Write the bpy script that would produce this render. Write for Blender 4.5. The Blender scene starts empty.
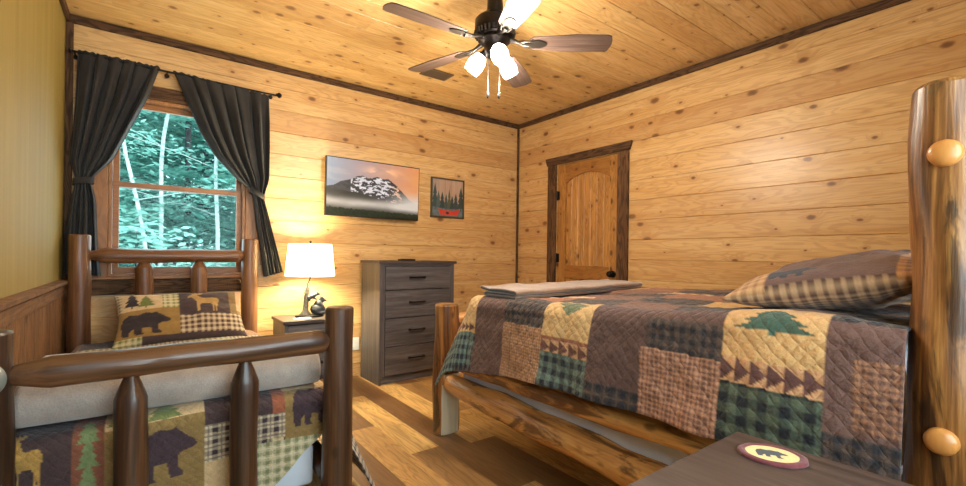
import bpy, bmesh, math, random
import numpy as np
from mathutils import Vector, Matrix, Quaternion
random.seed(7); rng = np.random.default_rng(11)
PI = math.pi
scn = bpy.context.scene
COL = scn.collection

# ------------------------------------------------------------------ colours
def lin(c):
    c = np.asarray(c, float) / 255.0
    return np.where(c <= .04045, c / 12.92, ((c + .055) / 1.055) ** 2.4)
def L4(r, g, b): return tuple(float(v) for v in lin((r, g, b))) + (1.0,)

# ------------------------------------------------------------------ numpy noise
_lat = np.random.default_rng(3).random((256, 256))
def vnoise(x, y):
    xi = np.floor(x).astype(int); yi = np.floor(y).astype(int)
    fx = x - xi; fy = y - yi
    fx = fx * fx * (3 - 2 * fx); fy = fy * fy * (3 - 2 * fy)
    a = _lat[xi & 255, yi & 255]; b = _lat[(xi + 1) & 255, yi & 255]
    c = _lat[xi & 255, (yi + 1) & 255]; d = _lat[(xi + 1) & 255, (yi + 1) & 255]
    return (a * (1 - fx) + b * fx) * (1 - fy) + (c * (1 - fx) + d * fx) * fy
def fbm(x, y, o=4):
    s = 0; a = .5; t = 0
    for k in range(o):
        s = s + a * vnoise(x * 2 ** k + 17.3 * k, y * 2 ** k + 9.1 * k); t += a; a *= .5
    return s / t
def sstep(a, b, x):
    t = np.clip((x - a) / (b - a), 0, 1); return t * t * (3 - 2 * t)

# ------------------------------------------------------------------ object helpers
def link(o, parent=None):
    COL.objects.link(o)
    if parent is not None: o.parent = parent
    return o
def tag(o, label=None, cat=None, group=None, kind=None):
    if label: o['label'] = label
    if cat: o['category'] = cat
    if group: o['group'] = group
    if kind: o['kind'] = kind
    return o
def thing(name, loc, label, cat, group=None, rz=0):
    o = bpy.data.objects.new(name, None); o.empty_display_size = .1
    o.location = loc; o.rotation_euler = (0, 0, rz)
    link(o); return tag(o, label, cat, group)
def mesh_obj(name, verts, faces, mat, parent=None, loc=(0, 0, 0), smooth=False, uv=None, col=None, recalc=True):
    me = bpy.data.meshes.new(name)
    v = np.asarray(verts, float).reshape(-1, 3)
    me.from_pydata(v.tolist(), [], [tuple(int(i) for i in f) for f in faces])
    me.update()
    if uv is not None:
        ul = me.uv_layers.new(name='UVMap')
        idx = np.empty(len(me.loops), int); me.loops.foreach_get('vertex_index', idx)
        ul.data.foreach_set('uv', np.asarray(uv, float)[idx].ravel())
    if col is not None:
        ca = me.color_attributes.new('Col', 'FLOAT_COLOR', 'POINT')
        c4 = np.ones((len(v), 4)); c4[:, :3] = col
        ca.data.foreach_set('color', c4.ravel())
    if recalc:
        bm = bmesh.new(); bm.from_mesh(me)
        bmesh.ops.recalc_face_normals(bm, faces=bm.faces)
        bm.to_mesh(me); bm.free()
    if smooth: me.polygons.foreach_set('use_smooth', [True] * len(me.polygons))
    if isinstance(mat, (list, tuple)):
        for m in mat: me.materials.append(m)
    elif mat: me.materials.append(mat)
    o = bpy.data.objects.new(name, me); o.location = loc
    return link(o, parent)

class MB:
    """collects shapes in one coordinate frame; build() subtracts the base point"""
    def __init__(s): s.v = []; s.f = []
    def add(s, v, f):
        b = len(s.v); s.v += [tuple(p) for p in v]; s.f += [tuple(i + b for i in q) for q in f]; return s
    def box(s, x0, x1, y0, y1, z0, z1):
        return s.add([(x0,y0,z0),(x1,y0,z0),(x1,y1,z0),(x0,y1,z0),(x0,y0,z1),(x1,y0,z1),(x1,y1,z1),(x0,y1,z1)],
                     [(0,3,2,1),(4,5,6,7),(0,1,5,4),(1,2,6,5),(2,3,7,6),(3,0,4,7)])
    def prism(s, poly, axis, a0, a1):
        """poly: 2d points in the two remaining axes (order x,y,z minus axis)"""
        n = len(poly); V = []
        for a in (a0, a1):
            for p in poly:
                q = list(p); q.insert(axis, a); V.append(q)
        F = [tuple(range(n))[::-1], tuple(range(n, 2 * n))]
        F += [(i, (i + 1) % n, n + (i + 1) % n, n + i) for i in range(n)]
        return s.add(V, F)
    def tube(s, pts, rad, seg=10, cap=True):
        pts = [Vector(p) for p in pts]; n = len(pts)
        if not hasattr(rad, '__len__'): rad = [rad] * n
        V = []; F = []; up = None
        for i, p in enumerate(pts):
            t = (pts[min(i + 1, n - 1)] - pts[max(i - 1, 0)]).normalized()
            if up is None: up = Vector((0, 0, 1)) if abs(t.z) < .9 else Vector((1, 0, 0))
            a = t.cross(up)
            if a.length < 1e-5: a = t.orthogonal()
            a.normalize(); b = t.cross(a).normalized(); up = b.cross(t) if False else up
            for k in range(seg):
                w = 2 * PI * k / seg
                V.append(p + (a * math.cos(w) + b * math.sin(w)) * rad[i])
        for i in range(n - 1):
            for k in range(seg):
                F.append((i * seg + k, i * seg + (k + 1) % seg, (i + 1) * seg + (k + 1) % seg, (i + 1) * seg + k))
        if cap:
            F.append(tuple(range(seg))[::-1]); F.append(tuple((n - 1) * seg + k for k in range(seg)))
        return s.add(V, F)
    def lathe(s, prof, c=(0, 0, 0), axis=(0, 0, 1), seg=24, cap=True):
        """prof: (radius, height) list along axis from c"""
        q = Vector((0, 0, 1)).rotation_difference(Vector(axis).normalized()); c = Vector(c)
        V = []; F = []; n = len(prof)
        for r, h in prof:
            for k in range(seg):
                w = 2 * PI * k / seg
                V.append(c + q @ Vector((r * math.cos(w), r * math.sin(w), h)))
        for i in range(n - 1):
            for k in range(seg):
                F.append((i * seg + k, i * seg + (k + 1) % seg, (i + 1) * seg + (k + 1) % seg, (i + 1) * seg + k))
        if cap:
            F.append(tuple(range(seg))[::-1]); F.append(tuple((n - 1) * seg + k for k in range(seg)))
        return s.add(V, F)
    def ball(s, c, r, seg=16, rings=10, rot=None):
        if not hasattr(r, '__len__'): r = (r, r, r)
        V = []; F = []
        for i in range(rings + 1):
            a = PI * i / rings
            for k in range(seg):
                w = 2 * PI * k / seg
                p = Vector((r[0] * math.sin(a) * math.cos(w), r[1] * math.sin(a) * math.sin(w), r[2] * math.cos(a)))
                if rot is not None: p = rot @ p
                V.append(Vector(c) + p)
        for i in range(rings):
            for k in range(seg):
                F.append((i * seg + k, (i + 1) * seg + k, (i + 1) * seg + (k + 1) % seg, i * seg + (k + 1) % seg))
        return s.add(V, F)
    def build_each(s, name, mat, parent=None, base=None, **kw):
        """every added box becomes a part of its own"""
        r = []
        for k in range(0, len(s.v), 8):
            q = MB(); q.v = s.v[k:k + 8]; q.f = [(0,3,2,1),(4,5,6,7),(0,1,5,4),(1,2,6,5),(2,3,7,6),(3,0,4,7)]
            r.append(q.build(name, mat, parent, base, **kw))
        return r
    def ring(s, axis, a0, a1, o, i):
        """rectangular frame: o, i = outer and inner (u0,u1,v0,v1) in the plane across axis"""
        V = []
        for a in (a0, a1):
            for (u0, u1, v0, v1) in (o, i):
                for q in ((u0, v0), (u1, v0), (u1, v1), (u0, v1)):
                    w = list(q); w.insert(axis, a); V.append(w)
        F = []
        for k in range(4):
            n = (k + 1) % 4
            F += [(k, n, 4 + n, 4 + k), (8 + n, 8 + k, 12 + k, 12 + n), (n, k, 8 + k, 8 + n), (4 + k, 4 + n, 12 + n, 12 + k)]
        return s.add(V, F)
    def build(s, name, mat, parent=None, base=None, smooth=False, bevel=0, seg=2, merge=False):
        v = np.array([tuple(p) for p in s.v], float)
        loc = (0, 0, 0)
        if parent is None:
            if base is None:
                base = ((v[:, 0].min() + v[:, 0].max()) / 2, (v[:, 1].min() + v[:, 1].max()) / 2, v[:, 2].min())
            v = v - np.array(base); loc = base
        elif base is not None: v = v - np.array(base)
        o = mesh_obj(name, v, s.f, mat, parent, loc, smooth)
        if bevel:
            m = o.modifiers.new('bevel', 'BEVEL'); m.width = bevel; m.segments = seg; m.limit_method = 'ANGLE'; m.angle_limit = .6
            if not smooth:
                m.harden_normals = False
        if smooth:
            try:
                o.data.set_sharp_from_angle(angle=.7)
            except Exception: pass
        return o

# ------------------------------------------------------------------ node helper
class NT:
    def __init__(s, name):
        s.m = bpy.data.materials.new(name); s.m.use_nodes = True
        s.t = s.m.node_tree; s.t.nodes.clear()
        s.out = s.n('ShaderNodeOutputMaterial')
    def n(s, typ, **kw):
        x = s.t.nodes.new(typ)
        for k, v in kw.items(): setattr(x, k, v)
        return x
    def set(s, sock, v):
        if isinstance(v, bpy.types.NodeSocket): s.t.links.new(v, sock)
        else: sock.default_value = v
    def math(s, op, a, b=None, c=None, clamp=False):
        x = s.n('ShaderNodeMath', operation=op, use_clamp=clamp)
        s.set(x.inputs[0], a)
        if b is not None: s.set(x.inputs[1], b)
        if c is not None: s.set(x.inputs[2], c)
        return x.outputs[0]
    def xyz(s, x, y, z):
        c = s.n('ShaderNodeCombineXYZ'); s.set(c.inputs[0], x); s.set(c.inputs[1], y); s.set(c.inputs[2], z); return c.outputs[0]
    def sep(s, v):
        c = s.n('ShaderNodeSeparateXYZ'); s.set(c.inputs[0], v); return c.outputs
    def noise(s, vec, scale=1, detail=3, rough=.55, dist=0):
        x = s.n('ShaderNodeTexNoise'); s.set(x.inputs['Vector'], vec)
        x.inputs['Scale'].default_value = scale; x.inputs['Detail'].default_value = detail
        x.inputs['Roughness'].default_value = rough; x.inputs['Distortion'].default_value = dist
        return x.outputs['Fac']
    def ramp(s, fac, stops, interp='LINEAR'):
        x = s.n('ShaderNodeValToRGB'); s.set(x.inputs[0], fac); e = x.color_ramp; e.interpolation = interp
        while len(e.elements) < len(stops): e.elements.new(.5)
        for el, (p, c) in zip(e.elements, stops):
            el.position = p; el.color = c if hasattr(c, '__len__') else (c, c, c, 1)
        return x.outputs[0]
    def mix(s, fac, a, b, mode='MIX'):
        x = s.n('ShaderNodeMix', data_type='RGBA', blend_type=mode)
        s.set(x.inputs[0], fac); s.set(x.inputs[6], a); s.set(x.inputs[7], b); return x.outputs[2]
    def maprange(s, v, a, b, c=0., d=1., smooth=True):
        x = s.n('ShaderNodeMapRange', interpolation_type='SMOOTHSTEP' if smooth else 'LINEAR')
        s.set(x.inputs[0], v)
        for i, q in zip((1, 2, 3, 4), (a, b, c, d)): s.set(x.inputs[i], q)
        return x.outputs[0]
    def bump(s, h, strength=.3, dist=.01):
        x = s.n('ShaderNodeBump'); s.set(x.inputs['Height'], h)
        x.inputs['Strength'].default_value = strength; x.inputs['Distance'].default_value = dist
        return x.outputs[0]
    def bsdf(s, color, rough=.5, normal=None, metal=0, spec=.5, coat=0, sheen=0, emis=None, estr=0):
        b = s.n('ShaderNodeBsdfPrincipled')
        s.set(b.inputs['Base Color'], color); s.set(b.inputs['Roughness'], rough); s.set(b.inputs['Metallic'], metal)
        b.inputs['Specular IOR Level'].default_value = spec
        b.inputs['Coat Weight'].default_value = coat; b.inputs['Coat Roughness'].default_value = .2
        b.inputs['Sheen Weight'].default_value = sheen
        if normal is not None: s.set(b.inputs['Normal'], normal)
        if emis is not None:
            s.set(b.inputs['Emission Color'], emis); b.inputs['Emission Strength'].default_value = estr
        s.t.links.new(b.outputs[0], s.out.inputs[0]); return b

def simple(name, color, rough=.5, metal=0, spec=.5, nscale=0, namt=.15, bump=0, coat=0, sheen=0):
    T = NT(name); c = color; nor = None
    if nscale:
        tc = T.n('ShaderNodeTexCoord').outputs['Object']
        nz = T.noise(tc, nscale, 4)
        dark = tuple(v * (1 - namt) for v in color[:3]) + (1,); lite = tuple(min(1, v * (1 + namt)) for v in color[:3]) + (1,)
        c = T.ramp(nz, [(.3, dark), (.7, lite)])
        if bump: nor = T.bump(nz, bump, .004)
    T.bsdf(c, rough, nor, metal, spec, coat, sheen); return T.m

def plank_mat(name, ax_a, ax_b, b0, h, blen, light, mid, dark, rough=.42, knots=True, kthr=.45, var=1., coat=.0, rough_saw=False,
              grain=1., source='world', palette=None, spec=.4, kw=(.24, .17)):
    """boards running along axis a, stacked along axis b"""
    T = NT(name)
    if source == 'world': pos = T.n('ShaderNodeNewGeometry').outputs['Position']
    else: pos = T.n('ShaderNodeTexCoord').outputs['Object']
    S = T.sep(pos); a = S[ax_a]; b = S[ax_b]
    q = T.math('DIVIDE', T.math('SUBTRACT', b, b0), h)
    row = T.math('FLOOR', q); bl = T.math('MULTIPLY', T.math('SUBTRACT', q, row), h)
    w1 = T.n('ShaderNodeTexWhiteNoise', noise_dimensions='1D'); T.set(w1.inputs['W'], T.math('MULTIPLY_ADD', row, 1.37, .5))
    seg = T.math('FLOOR', T.math('MULTIPLY_ADD', w1.outputs[0], 7.3, T.math('DIVIDE', a, blen)))
    bid = T.math('MULTIPLY_ADD', seg, 3.17, T.math('MULTIPLY', row, 13.71))
    w2 = T.n('ShaderNodeTexWhiteNoise', noise_dimensions='1D'); T.set(w2.inputs['W'], bid)
    rs = T.n('ShaderNodeSeparateColor'); T.set(rs.inputs[0], w2.outputs['Color'])
    r1, r2, r3 = rs.outputs[0], rs.outputs[1], rs.outputs[2]
    # knots
    kd = None
    if knots:
        vo = T.n('ShaderNodeTexVoronoi', voronoi_dimensions='2D', feature='F1')
        ka = T.math('MULTIPLY_ADD', r1, 31.0, T.math('DIVIDE', a, kw[0])); kb = T.math('MULTIPLY_ADD', r2, 17.0, T.math('DIVIDE', b, kw[1]))
        wob = T.noise(pos, 30, 2)
        T.set(vo.inputs['Vector'], T.xyz(ka, T.math('MULTIPLY_ADD', wob, .08, kb), 0.)); vo.inputs['Scale'].default_value = 1
        cs = T.n('ShaderNodeSeparateColor'); T.set(cs.inputs[0], vo.outputs['Color'])
        has = T.math('GREATER_THAN', cs.outputs[0], kthr)
        rad = T.math('MULTIPLY_ADD', T.math('POWER', cs.outputs[1], 2.2), .16, .04)
        d = T.math('DIVIDE', vo.outputs['Distance'], rad)
        kcore = T.math('MULTIPLY', has, T.maprange(d, .55, 1.15, 1., 0.))
        khalo = T.math('MULTIPLY', has, T.maprange(d, .9, 3.4, 1., 0.))
    else: kcore = khalo = None
    warp = T.math('MULTIPLY', khalo, .35) if khalo is not None else 0.
    g1 = T.noise(T.xyz(T.math('MULTIPLY_ADD', r1, 50., T.math('MULTIPLY', a, 1.3)), T.math('ADD', warp, T.math('MULTIPLY_ADD', r2, 20., T.math('MULTIPLY', bl, 9.))), T.math('MULTIPLY', r3, 9.)), 1, 3, .5, .4)
    lines = T.math('SINE', T.math('MULTIPLY', g1, 75.))
    g2 = T.noise(T.xyz(T.math('MULTIPLY_ADD', r2, 30., T.math('MULTIPLY', a, 4.)), T.math('MULTIPLY', b, 130.), r1), 1, 3, .6)
    g3 = T.noise(T.xyz(T.math('MULTIPLY_ADD', r3, 30., T.math('MULTIPLY', a, .8)), T.math('MULTIPLY', bl, 14.), r2), 1, 3, .6, .6)
    if palette is None:
        base = T.mix(T.maprange(g3, .25, .75), light, mid)
        base = T.mix(T.math('MULTIPLY', T.math('MULTIPLY', r1, r1), .55 * var), base, T.mix(.5, mid, dark))
    else:
        base = T.ramp(r1, palette, 'CONSTANT')
        base = T.mix(T.math('MULTIPLY', T.maprange(g3, .3, .75), .42), base, dark)
    gl = T.maprange(lines, -.2, 1., 0., .24 * grain)
    base = T.mix(gl, base, dark)
    base = T.mix(T.maprange(g2, .45, .8, 0., .28 * grain), base, dark)
    if kcore is not None:
        base = T.mix(T.math('MULTIPLY', khalo, .5), base, T.mix(.6, dark, mid))
        base = T.mix(T.math('MULTIPLY', kcore, .8), base, T.mix(T.maprange(d, .2, .75, 1., 0.), T.mix(.55, dark, (.1, .035, .012, 1)), tuple(v * .3 for v in dark[:3]) + (1,)))
    hgt = T.math('MULTIPLY_ADD', g2, .6, T.math('MULTIPLY', g3, .5))
    if rough_saw: hgt = T.math('ADD', hgt, T.noise(T.xyz(T.math('MULTIPLY', a, 60.), T.math('MULTIPLY', b, 12.), 0.), 1, 4))
    nor = T.bump(hgt, .55 if rough_saw else .12, .004)
    rr = T.math('MULTIPLY_ADD', g2, .2, rough - .1)
    T.bsdf(base, rr, nor, 0, spec, coat)
    return T.m

def log_mat(name, stops, rough=.38, zs=.9, xs=7., patch=None, knots=True, spec=.5, coat=.2, lichen=False, bumps=.25):
    T = NT(name)
    tc = T.n('ShaderNodeTexCoord').outputs['Object']
    rnd = T.n('ShaderNodeObjectInfo').outputs['Random']
    S = T.sep(tc); off = T.math('MULTIPLY', rnd, 37.)
    g = T.noise(T.xyz(T.math('MULTIPLY_ADD', S[0], xs, off), T.math('MULTIPLY', S[1], xs), T.math('MULTIPLY_ADD', S[2], zs, off)), 1, 4, .6, .9)
    f = T.noise(T.xyz(T.math('MULTIPLY_ADD', S[0], xs * 9, off), T.math('MULTIPLY', S[1], xs * 9), T.math('MULTIPLY', S[2], zs * 4)), 1, 3, .6)
    c = T.ramp(T.math('MULTIPLY_ADD', T.math('SUBTRACT', f, .5), .35, g), stops)
    if patch:
        p = T.noise(T.xyz(T.math('MULTIPLY_ADD', S[0], 9., off), T.math('MULTIPLY', S[1], 9.), T.math('MULTIPLY_ADD', S[2], 2.2, off)), 1, 5, .65, 1.2)
        c = T.mix(T.maprange(p, .52, .62, 0., .85), c, patch)
    hgt = T.math('ADD', g, T.math('MULTIPLY', f, .4))
    if knots:
        vo = T.n('ShaderNodeTexVoronoi', feature='F1')
        T.set(vo.inputs['Vector'], T.xyz(T.math('MULTIPLY_ADD', S[0], 9., off), T.math('MULTIPLY', S[1], 9.), T.math('MULTIPLY_ADD', S[2], 5., off))); vo.inputs['Scale'].default_value = 1
        k = T.maprange(vo.outputs['Distance'], .06, .17, 1., 0.)
        c = T.mix(T.math('MULTIPLY', k, .7), c, tuple(v * .35 for v in stops[0][1][:3]) + (1,))
    if lichen:
        q = T.noise(tc, 160, 3); z = T.noise(T.xyz(T.math('MULTIPLY_ADD', S[0], 8., off), T.math('MULTIPLY', S[1], 8.), T.math('MULTIPLY', S[2], 1.6)), 1, 2)
        c = T.mix(T.math('MULTIPLY', T.maprange(z, .6, .68), T.maprange(q, .5, .58, 0., .75)), c, L4(96, 92, 60))
    T.bsdf(c, rough, T.bump(hgt, bumps, .01), 0, spec, coat); return T.m

def vcol_mat(name, rough=.85, bscale=0, bstr=.3, sheen=.2, quilt=0, emis=0, spec=.3, dim=1.):
    T = NT(name)
    at = T.n('ShaderNodeAttribute', attribute_name='Col').outputs['Color']
    nor = None; c = at
    if bscale:
        uv = T.n('ShaderNodeTexCoord').outputs['UV']
        h = T.noise(uv, bscale, 4, .6, .5)
        if quilt:
            S = T.sep(uv)
            w = T.noise(uv, 9, 2)
            d1 = T.math('ABSOLUTE', T.math('SINE', T.math('MULTIPLY', T.math('ADD', T.math('ADD', S[0], S[1]), T.math('MULTIPLY', w, .05)), quilt)))
            d2 = T.math('ABSOLUTE', T.math('SINE', T.math('MULTIPLY', T.math('ADD', T.math('SUBTRACT', S[0], S[1]), T.math('MULTIPLY', w, .05)), quilt)))
            h = T.math('ADD', T.math('MULTIPLY', T.math('POWER', T.math('MULTIPLY', d1, d2), .45), .8), T.math('MULTIPLY', h, 1.5))
        nor = T.bump(h, bstr, .012)
        c = T.mix(T.maprange(T.noise(uv, 220, 2), .3, .7, 0., .22), at, T.mix(1., at, (.45, .42, .4, 1), 'MULTIPLY'))
    if emis: T.bsdf(T.mix(1., c, (dim, dim, dim, 1), 'MULTIPLY'), rough, nor, 0, spec, 0, sheen, at, emis)
    else: T.bsdf(c, rough, nor, 0, spec, 0, sheen)
    return T.m

M = {}
PL, PM, PD = L4(224, 188, 132), L4(205, 160, 98), L4(142, 82, 40)
M['pine_back'] = plank_mat('pine boards back', 0, 2, 1.758 - .182 * 12, .182, 14., PL, PM, PD, kthr=.58, kw=(.26, .15), rough=.36, spec=.5)
M['pine_right'] = plank_mat('pine boards right', 1, 2, 1.103 - .177 * 8, .177, 14., PL, PM, PD, kthr=.5, kw=(.26, .15), rough=.36, spec=.5)
M['pine_ceil'] = plank_mat('pine boards ceiling', 0, 1, -1.3, .178, 2.6, L4(230, 196, 138), L4(214, 172, 108), L4(144, 88, 42), kthr=.35, rough=.36, kw=(.2, .15))
M['pine_front'] = plank_mat('pine boards front', 0, 2, 0, .18, 3.4, PL, PM, PD)
M['floor'] = plank_mat('laminate floor', 1, 0, -.62, .182, 1.15, L4(205, 160, 95), L4(180, 128, 70), L4(84, 56, 32), rough=.36, kthr=.72, grain=1.4,
                       palette=[(0., L4(216, 174, 108)), (.2, L4(228, 188, 124)), (.42, L4(190, 146, 88)), (.6, L4(126, 92, 58)), (.74, L4(218, 176, 112)), (.88, L4(152, 114, 70))], kw=(.5, .3), spec=.5)
M['rough_trim'] = plank_mat('rough sawn trim', 0, 2, -20, 40., 90., L4(122, 90, 62), L4(94, 66, 45), L4(40, 27, 19), rough=.75, knots=False, rough_saw=True, spec=.2, grain=2.8)
M['rough_trim_y'] = plank_mat('rough sawn trim along room', 1, 2, -20, 40., 90., L4(122, 90, 62), L4(94, 66, 45), L4(40, 27, 19), rough=.75, knots=False, rough_saw=True, spec=.2, grain=2.8)
M['rough_trim_z'] = plank_mat('rough sawn trim upright', 2, 0, -20, 40., 90., L4(122, 90, 62), L4(94, 66, 45), L4(40, 27, 19), rough=.75, knots=False, rough_saw=True, spec=.2, grain=2.8)
M['rough_trim_zy'] = plank_mat('rough sawn trim upright side', 2, 1, -20, 40., 90., L4(134, 98, 66), L4(108, 76, 50), L4(50, 33, 22), rough=.75, knots=False, rough_saw=True, spec=.2, grain=2.8)
M['wainscot'] = plank_mat('wainscot boards', 2, 1, -.6, .105, 30., L4(150, 108, 68), L4(124, 86, 52), L4(58, 38, 25), rough=.6, kthr=.6, grain=1.8, spec=.3)
M['wains_cap'] = plank_mat('wainscot cap', 1, 2, -5, 30., 30., L4(150, 108, 68), L4(126, 88, 54), L4(62, 41, 27), rough=.6, kthr=.6, grain=1.8, rough_saw=True, spec=.3)
M['sash'] = plank_mat('stained sash wood', 2, 0, -20, 40., 60., L4(186, 132, 76), L4(164, 108, 58), L4(92, 56, 30), rough=.4, knots=False)
M['sash_h'] = plank_mat('stained sash rail wood', 0, 2, -20, 40., 60., L4(186, 132, 76), L4(164, 108, 58), L4(92, 56, 30), rough=.4, knots=False)
M['door'] = plank_mat('stained door pine', 2, 1, 2.575, .0975, 30., L4(206, 154, 86), L4(182, 124, 60), L4(96, 56, 24), rough=.4, kthr=.45, grain=1.5, kw=(.17, .12))
M['door_h'] = plank_mat('stained door pine rails', 1, 2, -5, 20., 30., L4(190, 136, 72), L4(164, 106, 48), L4(90, 52, 22), rough=.4, kthr=.6, grain=1.5)
# dark laminate furniture
def lam(name, along, c1, c2, c3):
    T = NT(name); tc = T.n('ShaderNodeTexCoord').outputs['Object']; S = T.sep(tc)
    k = [38., 38., 38.]; k[along] = 1.6
    v = T.xyz(*[T.math('MULTIPLY', S[i], k[i]) for i in range(3)])
    g = T.noise(v, 1, 5, .65, .5); k2 = [240.] * 3; k2[along] = 8.
    f = T.noise(T.xyz(*[T.math('MULTIPLY', S[i], k2[i]) for i in range(3)]), 1, 2)
    c = T.ramp(T.math('MULTIPLY_ADD', T.math('SUBTRACT', f, .5), .4, g), [(.25, c1), (.5, c2), (.78, c3)])
    T.bsdf(c, .42, T.bump(f, .08, .002), 0, .45); return T.m
G1, G2, G3 = L4(56, 52, 54), L4(82, 77, 78), L4(112, 107, 108)
M['lam_x'] = lam('grey brown laminate across', 0, G1, G2, G3)
M['lam_z'] = lam('grey brown laminate upright', 2, G1, G2, L4(110, 100, 94))
M['lam_top'] = lam('grey brown laminate top', 0, L4(50, 40, 38), L4(66, 54, 51), L4(84, 72, 67))
M['lam_y'] = lam('grey brown laminate depth', 1, L4(54, 42, 37), L4(72, 57, 51), L4(92, 76, 68))
M['log_dark'] = log_mat('stained log', [(.32, L4(34, 22, 15)), (.5, L4(72, 46, 29)), (.68, L4(108, 74, 48))], rough=.4, coat=.28, bumps=.16, xs=11., zs=.7)
M['log_mid'] = log_mat('stained headboard log', [(.3, L4(66, 41, 24)), (.5, L4(110, 70, 42)), (.7, L4(142, 98, 60))], rough=.42, coat=.2, bumps=.14, xs=11., zs=.7)
M['log_honey'] = log_mat('peeled honey log', [(.36, L4(58, 34, 17)), (.49, L4(124, 78, 36)), (.68, L4(186, 132, 70))], patch=L4(46, 28, 15), rough=.4, coat=.25, lichen=True, bumps=.35, xs=13., zs=.75)
M['log_rail'] = log_mat('peeled rail log', [(.3, L4(112, 68, 32)), (.46, L4(182, 124, 64)), (.68, L4(216, 162, 92))], patch=L4(84, 48, 22), rough=.45, coat=.2, bumps=.45, xs=12.)
M['tenon'] = log_mat('end grain tenon', [(.3, L4(176, 112, 52)), (.5, L4(198, 134, 68)), (.7, L4(212, 154, 86))], rough=.35, knots=False, bumps=.08)
M['sawn'] = log_mat('sawn pale face', [(.3, L4(186, 170, 140)), (.5, L4(204, 188, 156)), (.7, L4(216, 202, 172))], rough=.5, knots=False)
M['olive'] = None
def paint():
    T = NT('olive wall paint'); pos = T.n('ShaderNodeNewGeometry').outputs['Position']; S = T.sep(pos)
    n = T.noise(T.xyz(T.math('MULTIPLY', S[0], 10.), T.math('MULTIPLY', S[1], 14.), T.math('MULTIPLY', S[2], .8)), 1, 4)
    f = T.noise(pos, 90, 3)
    c = T.ramp(n, [(.3, L4(142, 122, 62)), (.7, L4(158, 137, 74))])
    T.bsdf(c, .62, T.bump(T.math('ADD', n, T.math('MULTIPLY', f, .4)), .12, .004), 0, .3); return T.m
M['olive'] = paint()
M['bronze'] = simple('oil rubbed bronze', L4(44, 38, 36), .38, .8)
M['black'] = simple('black metal', L4(24, 22, 22), .4, .6)
M['iron'] = simple('burnished fan metal', L4(74, 68, 62), .3, .85)
M['blade'] = None
def blade_mat():
    T = NT('walnut fan blade'); tc = T.n('ShaderNodeTexCoord').outputs['UV']; S = T.sep(tc)
    g = T.noise(T.xyz(T.math('MULTIPLY', S[0], 3.), T.math('MULTIPLY', S[1], 60.), 0.), 1, 4, .6, .4)
    c = T.ramp(g, [(.3, L4(58, 44, 38)), (.55, L4(88, 70, 62)), (.75, L4(108, 90, 80))])
    T.bsdf(c, .4, None, 0, .5, .15); return T.m
M['blade'] = blade_mat()
def emit(name, color, strength):
    T = NT(name); T.bsdf(color, .4, None, 0, .4, 0, 0, color, strength); return T.m
M['glow'] = emit('lit frosted glass', (1., .93, .82, 1), 14)
M['bulb'] = emit('lit bulb', (1., .88, .7, 1), 20)
M['curtain'] = None
def cloth(name, c1, c2, rough=.9, sc=260, bstr=.25, sheen=.3, big=6):
    T = NT(name); tc = T.n('ShaderNodeTexCoord').outputs['Object']
    n = T.noise(tc, sc, 3); b = T.noise(tc, big, 3)
    c = T.ramp(T.math('MULTIPLY_ADD', T.math('SUBTRACT', n, .5), .5, b), [(.3, c1), (.7, c2)])
    T.bsdf(c, rough, T.bump(T.math('ADD', n, b), bstr, .004), 0, .25, 0, sheen); return T.m
M['curtain'] = cloth('charcoal curtain cloth', L4(38, 36, 36), L4(51, 49, 48), .75, 300, .15, .12)
M['throw'] = cloth('taupe plush throw', L4(148, 138, 130), L4(176, 164, 154), .95, 180, .5, .6, 9)
M['throw2'] = cloth('taupe folded throw', L4(122, 94, 72), L4(146, 116, 90), .95, 200, .4, .5, 8)
M['throw_lining'] = cloth('charcoal throw lining', L4(54, 50, 50), L4(70, 66, 66), .95, 200, .3, .3)
M['sheet'] = cloth('pale sheet cloth', L4(206, 212, 222), L4(220, 226, 234), .9, 300, .2, .2)
M['skirt'] = cloth('pale box spring cloth', L4(226, 228, 244), L4(238, 240, 250), .9, 300, .2, .2)
M['paper'] = simple('white card', L4(214, 216, 222), .5)
M['white_plastic'] = simple('white plastic', L4(228, 224, 214), .4)
M['black_plastic'] = simple('black plastic', L4(22, 22, 24), .35)
M['grey_rubber'] = simple('grey rubber', L4(90, 90, 94), .6)
M['pewter'] = simple('satin pewter', L4(150, 160, 156), .3, .55, nscale=12, namt=.12)
M['sculpt'] = simple('bronze grey resin', L4(62, 64, 68), .5, 0, nscale=40, namt=.35, bump=.4)
M['bark_resin'] = simple('carved bark resin', L4(104, 98, 88), .6, 0, nscale=60, namt=.4, bump=.6)
M['register'] = simple('brown register metal', L4(96, 80, 64), .5, .3)
def shade_mat():
    T = NT('cream lamp shade')
    tc = T.n('ShaderNodeTexCoord').outputs['Object']; n = T.noise(tc, 200, 2)
    c = T.ramp(n, [(.3, L4(244, 236, 206)), (.7, L4(250, 244, 218))])
    d = T.n('ShaderNodeBsdfDiffuse'); T.set(d.inputs[0], c)
    t = T.n('ShaderNodeBsdfTranslucent'); T.set(t.inputs[0], c)
    mx = T.n('ShaderNodeMixShader'); mx.inputs[0].default_value = .7
    T.t.links.new(d.outputs[0], mx.inputs[1]); T.t.links.new(t.outputs[0], mx.inputs[2])
    T.t.links.new(mx.outputs[0], T.out.inputs[0]); return T.m
M['shade'] = shade_mat()
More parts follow.
